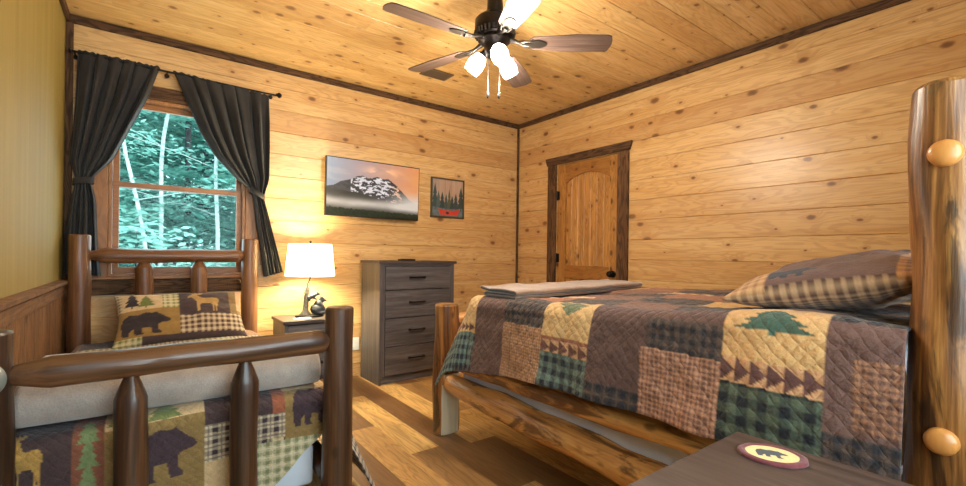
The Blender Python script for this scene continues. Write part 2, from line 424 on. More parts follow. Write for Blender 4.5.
def glass():
    T = NT('window glass')
    tr = T.n('ShaderNodeBsdfTransparent'); tr.inputs[0].default_value = (.93, .97, .96, 1)
    gl = T.n('ShaderNodeBsdfGlossy'); gl.inputs['Roughness'].default_value = .02
    fr = T.n('ShaderNodeFresnel'); fr.inputs[0].default_value = 1.45
    mx = T.n('ShaderNodeMixShader'); T.set(mx.inputs[0], T.math('MULTIPLY', fr.outputs[0], .12))
    T.t.links.new(tr.outputs[0], mx.inputs[1]); T.t.links.new(gl.outputs[0], mx.inputs[2])
    T.t.links.new(mx.outputs[0], T.out.inputs[0]); return T.m
M['glass'] = glass()
M['trunk_pale'] = simple('pale tree bark', L4(196, 200, 196), .8, nscale=9, namt=.25, bump=.4)
M['trunk_dark'] = simple('dark tree bark', L4(88, 82, 84), .9, nscale=8, namt=.3, bump=.5)
def leaf(name, c1, c2):
    T = NT(name); oi = T.n('ShaderNodeTexCoord').outputs['Object']; n = T.noise(oi, 2.6, 4)
    c = T.ramp(n, [(.3, c1), (.7, c2)])
    d = T.n('ShaderNodeBsdfDiffuse'); T.set(d.inputs[0], c); t = T.n('ShaderNodeBsdfTranslucent'); T.set(t.inputs[0], c)
    mx = T.n('ShaderNodeMixShader'); mx.inputs[0].default_value = .5
    T.t.links.new(d.outputs[0], mx.inputs[1]); T.t.links.new(t.outputs[0], mx.inputs[2]); T.t.links.new(mx.outputs[0], T.out.inputs[0]); return T.m
M['leaf_a'] = leaf('beech leaves', L4(134, 184, 168), L4(194, 234, 224))
M['leaf_b'] = leaf('hemlock needles', L4(106, 156, 146), L4(160, 210, 198))
M['ground'] = simple('forest floor', L4(64, 84, 62), .95, nscale=3, namt=.3)

# ------------------------------------------------------------------ THE ROOM
XL, XR, YB, YF, ZC = -.44, 3.487, 3.99, -.55, 2.665
def struct(o): o['kind'] = 'structure'; return o

def plank_wall(name, mat, axis, plane, sign, a0, a1, b0, bstart, h, b1, holes=(), groove=.007, depth=.006):
    """wall of boards: axis = the axis along the boards (0 x, 1 y); stacked in z; sign = outward direction of the room side"""
    cuts = {b0, b1}
    k = math.floor((b0 - bstart) / h)
    rows = []
    while bstart + k * h < b1:
        rows.append((max(b0, bstart + k * h), min(b1, bstart + (k + 1) * h))); k += 1
    m = MB()
    def quad(p, q, r, s_): m.add([p, q, r, s_], [(0, 1, 2, 3)])
    def P(a, off, z):
        return (a, plane + sign * off, z) if axis == 0 else (plane + sign * off, a, z)
    def strip(a_0, a_1, za, oa, zb, ob): quad(P(a_0, oa, za), P(a_1, oa, za), P(a_1, ob, zb), P(a_0, ob, zb))
    def segs(z0, z1):
        """sub rows and free intervals"""
        zs = {z0, z1}
        for (ha0, ha1, hz0, hz1) in holes:
            for z in (hz0, hz1):
                if z0 < z < z1: zs.add(z)
        zs = sorted(zs)
        for i in range(len(zs) - 1):
            mid = (zs[i] + zs[i + 1]) / 2; iv = [(a0, a1)]
            for (ha0, ha1, hz0, hz1) in holes:
                if hz0 < mid < hz1:
                    nv = []
                    for (p, q) in iv:
                        if p < ha0: nv.append((p, min(q, ha0)))
                        if q > ha1: nv.append((max(p, ha1), q))
                    iv = nv
            yield zs[i], zs[i + 1], iv
    for (z0, z1) in rows:
        if z1 - z0 < groove * 1.5: continue
        g = groove / 2
        for (a_, b_, o1, o2) in ((z0, z0 + g, -depth, 0), (z0 + g, z1 - g, 0, 0), (z1 - g, z1, 0, -depth)):
            for (za, zb, iv) in segs(a_, b_):
                t0 = (za - a_) / (b_ - a_); t1 = (zb - a_) / (b_ - a_)
                for (p, q) in iv: strip(p, q, za, o1 + (o2 - o1) * t0, zb, o1 + (o2 - o1) * t1)
    # solid backing 0.1 m thick
    for (za, zb, iv) in segs(b0, b1):
        for (p, q) in iv:
            if axis == 0: m.box(p, q, min(plane - sign * .10, plane - sign * .012), max(plane - sign * .10, plane - sign * .012), za, zb)
            else: m.box(min(plane - sign * .10, plane - sign * .012), max(plane - sign * .10, plane - sign * .012), p, q, za, zb)
    o = mesh_obj(name, m.v, m.f, mat, recalc=False)
    return struct(o)

WX0, WX1, WZ0, WZ1 = -.215, .615, .945, 2.20          # window opening
DY0, DY1, DZ1 = 2.575, 3.36, 2.095                     # door opening
plank_wall('wall_back', M['pine_back'], 0, YB, -1, XL - .1, XR + .1, 0, 1.758 - .182 * 12, .182, ZC, [(WX0, WX1, WZ0, WZ1)])
plank_wall('wall_right', M['pine_right'], 1, XR, -1, YF - .1, YB, 0, 1.103 - .177 * 8, .177, ZC, [(DY0, DY1, 0, DZ1)])
FX0, FX1, FZ0, FZ1 = -.2, 1.5, .75, 2.25
plank_wall('wall_front', M['pine_front'], 0, YF, 1, XL - .1, XR + .1, 0, 0, .18, ZC, [(FX0, FX1, FZ0, FZ1)])
struct(MB().box(XL - .1, XL, YF - .1, YB, 0, ZC).build('wall_left', M['olive'], base=(0, 0, 0)))
struct(MB().box(XL - .1, XR + .1, YF - .1, YB + .1, -.1, 0).build('floor', M['floor'], base=(0, 0, 0)))
# ceiling boards along x, with grooves
m = MB(); y = -1.3 ; g = .004
while y < YB:
    y0, y1 = max(y, YF - .1), min(y + .178, YB + .1)
    if y1 - y0 > .01:
        m.add([(XL - .1, y0 + g, ZC), (XR + .1, y0 + g, ZC), (XR + .1, y1 - g, ZC), (XL - .1, y1 - g, ZC)], [(0, 1, 2, 3)])
        m.add([(XL - .1, y1 - g, ZC), (XR + .1, y1 - g, ZC), (XR + .1, y1, ZC + .006), (XL - .1, y1, ZC + .006)], [(0, 1, 2, 3)])
        m.add([(XL - .1, y0, ZC + .006), (XR + .1, y0, ZC + .006), (XR + .1, y0 + g, ZC), (XL - .1, y0 + g, ZC)], [(0, 1, 2, 3)])
    y += .178
m.box(XL - .1, XR + .1, YF - .1, YB + .1, ZC + .012, ZC + .1)
struct(mesh_obj('ceiling', m.v, m.f, M['pine_ceil'], recalc=False))

tn = 0
def trim(mb, mat, bevel=.003):
    global tn; tn += 1
    return struct(mb.build('trim_%d' % tn, mat, bevel=bevel))
CH = .052
trim(MB().box(XL + .001, XR - .001, YB - .022, YB - .001, ZC - CH, ZC - .001), M['rough_trim'])
trim(MB().box(XR - .022, XR - .001, YF + .001, YB - .024, ZC - CH, ZC - .001), M['rough_trim_y'])
trim(MB().box(XL + .001, XL + .022, YF + .001, YB - .024, ZC - CH, ZC - .001), M['rough_trim_y'])
trim(MB().box(XR - .022, XR - .001, YB - .022, YB - .001, 0.001, ZC - CH - .001), M['rough_trim_z'])
trim(MB().box(XL + .001, XL + .038, YB - .02, YB - .001, 0.001, ZC - CH - .001), M['rough_trim_z'])
# wainscot on the left wall: upright boards with v grooves, cap board and moulded shelf
m = MB(); yy = -.5
while yy < YB - .045:
    y1 = min(yy + .105, YB - .045)
    m.prism([(XL + .002, yy), (XL + .012, yy), (XL + .016, yy + .005), (XL + .016, y1 - .005), (XL + .012, y1), (XL + .002, y1)], 2, .001, .85)
    yy += .105
trim(m, M['wainscot'], 0)
trim(MB().box(XL + .017, XL + .03, -.5, YB - .04, .836, .90), M['wains_cap'])
trim(MB().prism([(XL + .002, .851), (XL + .0165, .851), (XL + .0165, .901), (XL + .04, .905), (XL + .046, .918), (XL + .046, .93), (XL + .002, .934)], 1, -.5, YB - .04) if False else
     MB().add([(XL + .002, y_, .901) for y_ in (-.5, YB - .04)] + [(XL + .036, y_, .901) for y_ in (-.5, YB - .04)] + [(XL + .048, y_, .914) for y_ in (-.5, YB - .04)] +
              [(XL + .048, y_, .932) for y_ in (-.5, YB - .04)] + [(XL + .002, y_, .936) for y_ in (-.5, YB - .04)],
              [(0, 1, 3, 2), (2, 3, 5, 4), (4, 5, 7, 6), (6, 7, 9, 8), (8, 9, 1, 0), (0, 2, 4, 6, 8), (1, 9, 7, 5, 3)]), M['wains_cap'], 0)

# ------------------------------------------------------------------ window_1
W = bpy.data.objects.new('window_1', None); W.location = ((WX0 + WX1) / 2, YB, WZ0); link(W); struct(W)
wb = tuple(W.location)
m = MB(); m.ring(1, YB - .02, YB + .1, (WX0, WX1, WZ0, WZ1), (WX0 + .018, WX1 - .018, WZ0 + .018, WZ1 - .018))
m.build('window_frame', M['sash'], W, wb, bevel=.002)
m = MB()
m.box(WX0 - .085, WX0 - .002, YB - .022, YB - .001, WZ0 - .02, WZ1 + .002)
m.box(WX1 + .002, WX1 + .085, YB - .022, YB - .001, WZ0 - .02, WZ1 + .002)
m.build_each('casing', M['sash'], W, wb, bevel=.003)
MB().box(WX0 - .11, WX1 + .11, YB - .026, YB - .001, WZ1 + .003, WZ1 + .095).build('head_casing', M['rough_trim'], W, wb, bevel=.003)
MB().box(WX0 - .09, WX1 + .09, YB - .022, YB - .001, WZ0 - .125, WZ0 - .022).build('apron', M['rough_trim'], W, wb, bevel=.003)
MB().box(WX0 - .1, WX1 + .1, YB - .04, YB + .02, WZ0 - .02, WZ0 - .001).build('window_sill', M['sash_h'], W, wb, bevel=.004)
def sash(z0, z1, y0, bot, top):
    m = MB(); x0, x1 = WX0 + .02, WX1 - .02
    m.ring(1, y0, y0 + .03, (x0, x1, z0, z1), (x0 + .035, x1 - .035, z0 + bot, z1 - top))
    s = m.build('sash', M['sash_h'], W, wb, bevel=.003)
    MB().box(x0 + .033, x1 - .033, y0 + .013, y0 + .017, z0 + bot - .003, z1 - top + .003).build('pane', M['glass'], s, wb)
    return s
ZM = 1.585
s1 = sash(WZ0 + .019, ZM + .018, YB + .012, .045, .035)
s2 = sash(ZM - .018, WZ1 - .02, YB + .045, .035, .04)

# fill_window is unseen, added behind the viewpoint to supply cool fill light
W2 = bpy.data.objects.new('fill_window', None); W2.location = ((FX0 + FX1) / 2, YF, FZ0); link(W2); struct(W2)
w2b = tuple(W2.location); m = MB(); m.ring(1, YF - .1, YF + .01, (FX0, FX1, FZ0, FZ1), (FX0 + .04, FX1 - .04, FZ0 + .04, FZ1 - .04))
m.build('window_frame', M['sash_h'], W2, w2b)
MB().box((FX0 + FX1) / 2 - .025, (FX0 + FX1) / 2 + .025, YF - .09, YF, FZ0 + .041, FZ1 - .041).build('mullion', M['sash_h'], W2, w2b)
MB().box(FX0 + .03, FX1 - .03, YF - .06, YF - .055, FZ0 + .03, FZ1 - .03).build('pane', M['glass'], W2, w2b)

# ------------------------------------------------------------------ door_1 and its casing
D = bpy.data.objects.new('door_1', None); D.location = (XR + .02, (DY0 + DY1) / 2, 0); link(D); struct(D)
db = tuple(D.location)
dx0, dx1 = XR + .012, XR + .047
st = .105
a, b = DY0 + .004, DY1 - .004
m = MB(); m.box(dx0, dx1, a, a + st, .006, DZ1 - .004); m.box(dx0, dx1, b - st, b, .006, DZ1 - .004)
m.build_each('stile', M['door'], D, db, bevel=.003)
m = MB(); m.box(dx0, dx1, a + st + .0005, b - st - .0005, .006, .22); m.box(dx0, dx1, a + st + .0005, b - st - .0005, .90, 1.035)
m.build_each('rail', M['door_h'], D, db, bevel=.002); m = MB()
ya, yb_ = a + st + .0005, b - st - .0005
arc = [(ya, DZ1 - .004), (ya, 1.885)]
for i in range(17):
    t = i / 16; arc.append((ya + (yb_ - ya) * t, 1.885 + .085 * math.sin(PI * t) ** .8))
arc += [(yb_, DZ1 - .004)]
n = len(arc); V = [(dx0, p[0], p[1]) for p in arc] + [(dx1, p[0], p[1]) for p in arc]
m.add(V, [tuple(range(n)), tuple(range(2 * n - 1, n - 1, -1))] + [(i, n + i, n + (i + 1) % n, (i + 1) % n) for i in range(n)])
m.build('rail', M['door_h'], D, db)
m = MB()
def grooved(z0, z1):
    k = 7; w = (yb_ - ya) / k
    for i in range(k):
        p0, p1 = ya + i * w, ya + (i + 1) * w
        m.prism([(dx0 + .024, p0), (dx0 + .016, p0 + .008), (dx0 + .016, p1 - .008), (dx0 + .024, p1), (dx1 - .002, p1), (dx1 - .002, p0)], 2, z0, z1)
grooved(.215, .905); m.build('panel', M['door'], D, db); m = MB(); grooved(1.03, 1.975); m.build('panel', M['door'], D, db)
m = MB(); kc = (dx0, 2.635, .965)
m.lathe([(.033, 0), (.033, .006), (.012, .01), (.011, .035), (.024, .042), (.03, .056), (.024, .07), (.006, .076)], kc, (-1, 0, 0), 24)
m.build('door_handle', M['black'], D, db, smooth=True)
for hz in (.28, 1.06, 1.72):
    m = MB(); m.tube([(dx0 - .004, b + .002, hz), (dx0 - .004, b + .002, hz + .1)], .007, 10); m.box(dx0 - .004, dx0 + .0, b - .03, b + .0, hz + .005, hz + .095)
    m.build('hinge', M['black'], D, db)
m = MB()
m.box(XR - .024, XR - .001, DY0 - .115, DY0 + .002, .001, DZ1 + .002); m.box(XR - .024, XR - .001, DY1 - .002, DY1 + .115, .001, DZ1 + .002)
for q in m.build_each('trim_%d' % (tn + 1), M['rough_trim_zy'], None, (XR, 3, 0), bevel=.003): struct(q); tn += 1; q.name = 'trim_%d' % tn
m = MB(); ys = [DY0 - .125, DY1 + .125, DY1 + .15, DY0 - .15]
m.add([(XR - .03, ys[0], DZ1 + .003), (XR - .03, ys[1], DZ1 + .003), (XR - .03, ys[2], DZ1 + .08), (XR - .03, ys[3], DZ1 + .08),
       (XR - .001, ys[0], DZ1 + .003), (XR - .001, ys[1], DZ1 + .003), (XR - .001, ys[2], DZ1 + .08), (XR - .001, ys[3], DZ1 + .08)],
      [(0, 1, 2, 3), (7, 6, 5, 4), (0, 4, 5, 1), (1, 5, 6, 2), (2, 6, 7, 3), (3, 7, 4, 0)])
trim(m, M['rough_trim_y'])
m = MB(); m.box(XR + .055, XR + .1, DY0 + .003, DY1 - .003, .001, DZ1 - .003)
trim(m, M['door'], 0)
# ------------------------------------------------------------------ logs
def log(name, p0, p1, r0, r1, mat, parent, tip0=None, tip1=None, seg=24, wob=.003, seed=0, edge=.006, flat=None, label=None, bend=0, nr=None):
    """one round log from p0 to p1 (thing space). tip=(length, radius): whittled end"""
    p0, p1 = Vector(p0), Vector(p1); L = (p1 - p0).length; rg = random.Random(seed)
    st = []
    def R(t): return r0 + (r1 - r0) * t
    if tip0: st += [(0, tip0[1] * .9), (.004, tip0[1])]; a = tip0[0]; st += [(a * .35, tip0[1] + (R(0) - tip0[1]) * .37), (a * .8, tip0[1] + (R(0) - tip0[1]) * .83), (a, R(0))]
    else: a = edge; st += [(0, r0 - edge), (edge * .3, r0 - edge * .4), (edge, r0)]
    if tip1: b = L - tip1[0]
    else: b = L - edge
    nr = nr or max(4, int(L / .06))
    for i in range(1, nr): z = a + (b - a) * i / nr; st.append((z, R(z / L)))
    if tip1: st += [(b, R(1)), (b + tip1[0] * .2, tip1[1] + (R(1) - tip1[1]) * .83), (b + tip1[0] * .65, tip1[1] + (R(1) - tip1[1]) * .37), (L - .004, tip1[1]), (L, tip1[1] * .9)]
    else: st += [(b, r1), (L - edge * .3, r1 - edge * .4), (L, r1 - edge)]
    ph = [rg.random() * 6.28 for _ in range(6)]; V = []; n = len(st)
    for z, r in st:
        bx = bend * math.sin(PI * z / L) 
        for k in range(seg):
            w = 2 * PI * k / seg
            rr = r + wob * (math.sin(2 * w + z * 5 + ph[0]) + .7 * math.sin(3 * w - z * 9 + ph[1]) + .8 * math.sin(w + z * 13 + ph[2]) + .5 * math.sin(5 * w + z * 21 + ph[3])) * min(1, r / max(r0, r1))
            V.append([rr * math.cos(w) + bx, rr * math.sin(w), z])
    F = []; mats = []
    V = np.array(V)
    fl = np.zeros(len(V), bool)
    q = Vector((0, 0, 1)).rotation_difference((p1 - p0).normalized())
    if flat:                                   # sawn flat on local -y up to a height
        lim, zmax = flat
        fl = (V[:, 1] < -lim) & (V[:, 2] < zmax); V[fl, 1] = -lim
    for i in range(n - 1):
        for k in range(seg):
            f = (i * seg + k, i * seg + (k + 1) % seg, (i + 1) * seg + (k + 1) % seg, (i + 1) * seg + k)
            F.append(f); mats.append(1 if flat and all(fl[j] for j in f) else 0)
    F.append(tuple(range(seg))[::-1]); F.append(tuple((n - 1) * seg + k for k in range(seg))); mats += [0, 0]
    o = mesh_obj(name, V, F, [mat, M['sawn']] if flat else mat, parent, tuple(p0 - Vector(parent.location) if parent else p0), smooth=True, recalc=False)
    if flat: o.data.polygons.foreach_set('material_index', mats)
    try: o.data.set_sharp_from_angle(angle=.36)
    except Exception: pass
    o.rotation_mode = 'QUATERNION'; o.rotation_quaternion = q
    if label: o['label'] = label
    return o

# ------------------------------------------------------------------ figures used on cloth and pictures (unit box)
BEAR = np.array([(.05,0),(.02,.3),(0,.55),(.05,.8),(.18,.95),(.36,.9),(.5,.97),(.64,.92),(.72,.96),(.77,.88),(.86,.76),(.98,.64),(1,.55),(.92,.5),(.8,.47),(.75,.4),(.75,.18),(.82,.05),(.8,0),(.64,0),(.6,.3),(.44,.3),(.43,.08),(.48,0),(.3,0),(.27,.28),(.2,.18),(.2,0)])
DEER = np.array([(.08,0),(.06,.3),(0,.5),(.03,.62),(.2,.64),(.5,.62),(.62,.7),(.68,.82),(.6,.82),(.5,.9),(.48,1),(.58,.93),(.6,1),(.66,.88),(.74,1),(.76,.88),(.88,1),(.84,.86),(.9,.8),(1,.72),(.97,.66),(.86,.68),(.78,.56),(.72,.46),(.7,.2),(.72,0),(.65,0),(.62,.3),(.56,.36),(.3,.36),(.24,.3),(.22,0),(.16,0),(.16,.28),(.13,.15),(.14,0)])
TREE = np.array([(.45,0),(.45,.12),(0,.12),(.26,.36),(.1,.36),(.34,.6),(.22,.6),(.5,1),(.78,.6),(.66,.6),(.9,.36),(.74,.36),(1,.12),(.55,.12),(.55,0)])
def inpoly(px, py, poly):
    ins = np.zeros(px.shape, bool); n = len(poly)
    for i in range(n):
        x0, y0 = poly[i]; x1, y1 = poly[(i + 1) % n]
        if y0 == y1: continue
        c = ((y0 > py) != (y1 > py)) & (px < (x1 - x0) * (py - y0) / (y1 - y0) + x0)
        ins ^= c
    return ins
class Cloth:
    """paints patchwork in cloth coordinates"""
    def __init__(s, U, V, base): s.U, s.V = U, V; s.c = np.tile(lin(base), (U.size, 1)).reshape(U.shape + (3,))
    def rect(s, u0, u1, v0, v1, fn):
        k = (s.U >= u0) & (s.U < u1) & (s.V >= v0) & (s.V < v1)
        if k.any(): s.c[k] = fn(s.U[k], s.V[k], (u0, u1, v0, v1))
    def fig(s, poly, u0, u1, v0, v1, c):
        k = (s.U >= min(u0, u1)) & (s.U <= max(u0, u1)) & (s.V >= min(v0, v1)) & (s.V <= max(v0, v1))
        if not k.any(): return
        px = (s.U[k] - u0) / (u1 - u0); py = (s.V[k] - v0) / (v1 - v0)
        i = inpoly(px, py, poly); t = s.c[k]; t[i] = lin(c) * (.9 + .25 * vnoise(s.U[k][i] * 90, s.V[k][i] * 90))[:, None]; s.c[k] = t
    def figT(s, poly, u0, u1, v0, v1, c):      # figure turned a quarter: its x runs along v, its y along u
        k = (s.U >= min(u0, u1)) & (s.U <= max(u0, u1)) & (s.V >= min(v0, v1)) & (s.V <= max(v0, v1))
        if not k.any(): return
        px = (s.V[k] - v0) / (v1 - v0); py = (s.U[k] - u0) / (u1 - u0)
        i = inpoly(px, py, poly); t = s.c[k]; t[i] = lin(c) * (.9 + .25 * vnoise(s.U[k][i] * 90, s.V[k][i] * 90))[:, None]; s.c[k] = t
def solid(c, amt=.22, f=70):
    c = lin(c)
    return lambda u, v, b: c * (1 - amt / 2 + amt * fbm(u * f, v * f, 2))[:, None]
def gingham(c1, c2, p):
    c1, c2 = lin(c1), lin(c2)
    def f(u, v, b):
        a = ((u / p) % 1 < .5).astype(float); d = ((v / p) % 1 < .5).astype(float)
        t = (a + d) / 2
        return c1 * (1 - t)[:, None] + c2 * t[:, None]
    return f
def plaid(c0, c1, c2, p, w=.16):
    c0, c1, c2 = lin(c0), lin(c1), lin(c2)
    def f(u, v, b):
        a = (u / p) % 1; d = (v / p) % 1
        t = .5 * ((a < .42).astype(float) + (d < .42).astype(float))
        o = c0 * (1 - t)[:, None] + c1 * t[:, None]
        l = ((np.abs(a - .7) < w / 2) | (np.abs(d - .7) < w / 2))
        o[l] = o[l] * .4 + c2 * .6
        return o
    return f
def teeth(c1, c2, along, p, flip=False):
    c1, c2 = lin(c1), lin(c2)
    def f(u, v, b):
        if along == 'v': t = ((v - b[2]) / p) % 1; h = (u - b[0]) / (b[1] - b[0])
        else: t = ((u - b[0]) / p) % 1; h = (v - b[2]) / (b[3] - b[2])
        if flip: h = 1 - h
        k = np.abs(t - .5) * 2 < 1 - h
        return np.where(k[:, None], c2, c1)
    return f
def geese(c1, c2, p):
    c1, c2 = lin(c1), lin(c2)
    def f(u, v, b):
        t = ((v - b[2]) / p) % 1; h = np.abs((u - b[0]) / (b[1] - b[0]) - .5) * 2
        return np.where((h < t)[:, None], c2, c1)
    return f
M['quilt'] = vcol_mat('quilted patchwork cotton', .9, 60, .5, .15, quilt=74)
M['quilt2'] = vcol_mat('stitched patchwork cotton', .9, 75, .5, .15, quilt=90)
M['pillowcloth'] = vcol_mat('patchwork pillow cotton', .9, 70, .3, .15)

def grid_faces(nu, nv, keep=None):
    F = []
    for i in range(nu - 1):
        for j in range(nv - 1):
            q = (i * nv + j, (i + 1) * nv + j, (i + 1) * nv + j + 1, i * nv + j + 1)
            if keep is None or all(keep[k] for k in q): F.append(q)
    return F
def solidify(o, t, off=0):
    m = o.modifiers.new('thickness', 'SOLIDIFY'); m.thickness = t; m.offset = off; m.use_even_offset = False; return o

def fold(s, r):
    """arc length past an edge -> (outward, drop)"""
    a = np.clip(s / r, 0, PI / 2); rest = np.maximum(s - r * PI / 2, 0)
    return r * np.sin(a), r * (1 - np.cos(a)) + rest, rest

def quilt(name, label, cat, xe0, xe1, v0, ye, foot, ztop, dropL, dropR, dropF, mat, paint, base, step, r=.055, corner=True, flare=.12, wav=.012, end=+1, bump=.006, rfl=None, ff=0.):
    """bed cover. top spans x xe0..xe1; head end at v0, foot edge at ye (end=+1: foot towards +y). dropX are functions or numbers"""
    # parameters: u fractions on drops, metres on top
    fL = lambda v: dropL(v) if callable(dropL) else np.full_like(v, dropL)
    fR = lambda v: dropR(v) if callable(dropR) else np.full_like(v, dropR)
    fF = lambda x: dropF(x) if callable(dropF) else np.full_like(x, dropF)
    mL, mR = .5, .5
    nL = int(.5 / step); nT = int((xe1 - xe0) / step); nR = int(.5 / step * .8); nV = int(abs(ye - v0) / step); nF = int(.5 / step * 1.3)
    uu = np.concatenate([np.linspace(-1, 0, nL, endpoint=False), np.linspace(0, 1, nT), 1 + np.linspace(0, 1, nR)[1:]])
    vv = np.concatenate([np.linspace(0, 1, nV), 1 + np.linspace(0, 1, nF)[1:]])
    U, Vv = np.meshgrid(uu, vv, indexing='ij')
    ytop = v0 + (ye - v0) * np.clip(Vv, 0, 1)
    xtop = xe0 + (xe1 - xe0) * np.clip(U, 0, 1)
    sL = np.maximum(-U, 0) * fL(ytop); sR = np.maximum(U - 1, 0) * fR(ytop); sF = np.maximum(Vv - 1, 0) * fF(xtop)
    s = np.maximum(sL, sR); p = 3.6
    d = (s ** p + sF ** p) ** (1 / p)
    out, drop, rest = fold(d, r)
    ax = np.where(sL > 0, -1., 1.) * s; ay = sF
    h = np.sqrt(ax ** 2 + ay ** 2) + 1e-9
    side = np.sign(ax)
    cornerness = np.clip(2 * np.minimum(s, sF) / (s + sF + 1e-9), 0, 1)
    fl = flare * (np.abs(ax) / h) + ff * (ay / h) + .04 * cornerness
    wv = wav * np.sin(ytop * 13 + 1.3 * np.sin(ytop * 5)) * np.clip(rest / .3, 0, 1) * (np.abs(ax) / h) + wav * .8 * np.sin(xtop * 17) * np.clip(rest / .3, 0, 1) * (ay / h)
    O = out + rest * fl + wv
    X = xtop + O * ax / h; Y = ytop + end * O * ay / h
    Z = ztop(xtop, ytop) - drop + .002
    # puckers
    cu = np.where(U < 0, -sL, np.where(U > 1, (xe1 - xe0) + sR, xtop - xe0)); cv = np.where(Vv > 1, np.abs(ye - v0) + sF, np.abs(ytop - v0))
    nz = (fbm(cu * 16, cv * 16, 3) - .5) * 2 * bump + (fbm(cu * 4 + 5, cv * 4, 2) - .5) * 2 * bump * 1.6
    dz = np.where(d < r, 1 - d / r, 0.)
    Z = Z + nz * dz; X = X + nz * (1 - dz) * ax / h; Y = Y + end * nz * (1 - dz) * ay / h
    C = Cloth(cu, cv, base); paint(C, X, Y, Z)
    keep = None
    if not corner: keep = ~((s > 1e-6) & (sF > 1e-6)).ravel()
    P = np.stack([X, Y, Z], -1).reshape(-1, 3)
    b = np.array([(xe0 + xe1) / 2, (v0 + ye) / 2, float(np.mean(Z[U.shape[0] // 2]))])
    o = mesh_obj(name, P - b, grid_faces(len(uu), len(vv), keep), mat, None, tuple(b), True, uv=np.stack([cu, cv], -1).reshape(-1, 2), col=C.c.reshape(-1, 3))
    solidify(o, .008, 1)
    tag(o, label, cat); return o

def pillow(name, label, cat, loc, rot, w, h, t, paint, mat, n=90, group=None, ex=2.4):
    """front in local xy, thickness along z"""
    u = np.linspace(-1, 1, n); v = np.linspace(-1, 1, n); U, V = np.meshgrid(u, v, indexing='ij')
    prof = np.clip((1 - np.abs(U) ** ex) * (1 - np.abs(V) ** ex), 0, 1) ** .5
    pin = 1 - .07 * (1 - np.abs(V) ** 2) * np.abs(U) ** 6
    pin2 = 1 - .07 * (1 - np.abs(U) ** 2) * np.abs(V) ** 6
    nz = (fbm(U * 3 + 9, V * 3, 3) - .5) * .035 * t / .15 * prof
    X = U * w / 2 * pin; Y = V * h / 2 * pin2
    P = []; cols = []; uvs = []
    for sgn in (1, -1):
        Z = sgn * (t / 2 * prof + .003) + nz
        C = Cloth(U * w / 2, V * h / 2, (120, 90, 70)); paint(C, sgn)
        P.append(np.stack([X, Y, Z], -1).reshape(-1, 3)); cols.append(C.c.reshape(-1, 3)); uvs.append(np.stack([U * w / 2, V * h / 2], -1).reshape(-1, 2))
    F = grid_faces(n, n); F2 = [tuple(i + n * n for i in q[::-1]) for q in F]
    rim = [i * n for i in range(n)] + [(n - 1) * n + j for j in range(1, n)] + [i * n + n - 1 for i in range(n - 2, -1, -1)] + [j for j in range(n - 2, 0, -1)]
    S = [(rim[k], rim[(k + 1) % len(rim)], rim[(k + 1) % len(rim)] + n * n, rim[k] + n * n) for k in range(len(rim))]
    o = mesh_obj(name, np.concatenate(P), F + F2 + S, mat, None, loc, True, uv=np.concatenate(uvs), col=np.concatenate(cols))
    o.rotation_euler = rot; tag(o, label, cat, group); return o

# ------------------------------------------------------------------ small log bed under the window
HB, FB = 3.80, 1.81
SBX0, SBX1 = -.342, .627
Bd = thing('log_bed', ((SBX0 + SBX1) / 2, (HB + FB) / 2, 0), 'twin log bed stained dark brown standing under the curtained window', 'bed')
DK, MD = M['log_dark'], M['log_mid']
for i, (x, y, z1, mt) in enumerate(((SBX0, HB, 1.222, MD), (SBX1, HB, 1.226, MD), (SBX0 - .012, FB, .893, DK), (SBX1, FB, .906, DK))):
    p = log('post', (x, y, 0), (x, y, z1), .06, .056, mt, Bd, seed=i, wob=.0015, edge=.009)
pz = .773
log('footboard_rail', (SBX0 + .03, FB, .764), (SBX1 - .03, FB, .771), .046, .045, DK, Bd, (.09, .024), (.045, .026), seed=11, wob=.0015)
log('footboard_rail', (SBX0 + .03, FB, .105), (SBX1 - .03, FB, .105), .05, .05, DK, Bd, (.085, .026), (.05, .028), seed=12, wob=.0015)
for i, x in enumerate((-.036, .287)):
    log('spindle', (x, FB, .145), (x, FB, .735), .045, .044, DK, Bd, (.05, .024), (.083, .016), seed=21 + i, wob=.0015)
log('headboard_rail', (SBX0 + .04, HB, 1.088), (SBX1 - .04, HB, 1.094), .049, .047, MD, Bd, (.09, .024), (.04, .026), seed=13, wob=.0015)
log('headboard_rail', (SBX0 + .04, HB, .35), (SBX1 - .04, HB, .35), .049, .047, MD, Bd, (.05, .024), (.05, .026), seed=14, wob=.0015)
for i, x in enumerate((-.015, .298)):
    log('spindle', (x, HB, .385), (x, HB, 1.06), .05, .05, MD, Bd, (.05, .024), (.05, .018), seed=31 + i, wob=.0015)
for x in (SBX0, SBX1):
    log('side_rail', (x, FB + .05, .2), (x, HB - .05, .2), .045, .045, DK, Bd, (.05, .026), (.05, .026), seed=17, wob=.0015)
m = MB(); m.lathe([(.048, 0), (.052, .006), (.05, .016), (.04, .026), (.02, .032), (.003, .034)], (SBX0 - .012, FB - .052, pz - .005), (0, -1, 0), 28)
o = m.build('end_cap', M['pewter'], Bd, tuple(Bd.location), smooth=True); o['label'] = 'pale satin grey domed cap'
m = MB(); m.box(SBX0 + .05, SBX1 - .05, FB + .14, HB - .07, .14, .312)
tag(m.build('box_spring', M['sheet'], bevel=.02, seg=3), 'pale box spring under the mattress of the dark twin log bed', 'box spring')
m = MB(); m.box(SBX0 + .05, SBX1 - .05, FB + .135, HB - .06, .315, .52)
tag(m.build('mattress', M['sheet'], bevel=.035, seg=4), 'pale blue white twin mattress beneath the moose and bear quilt', 'mattress')

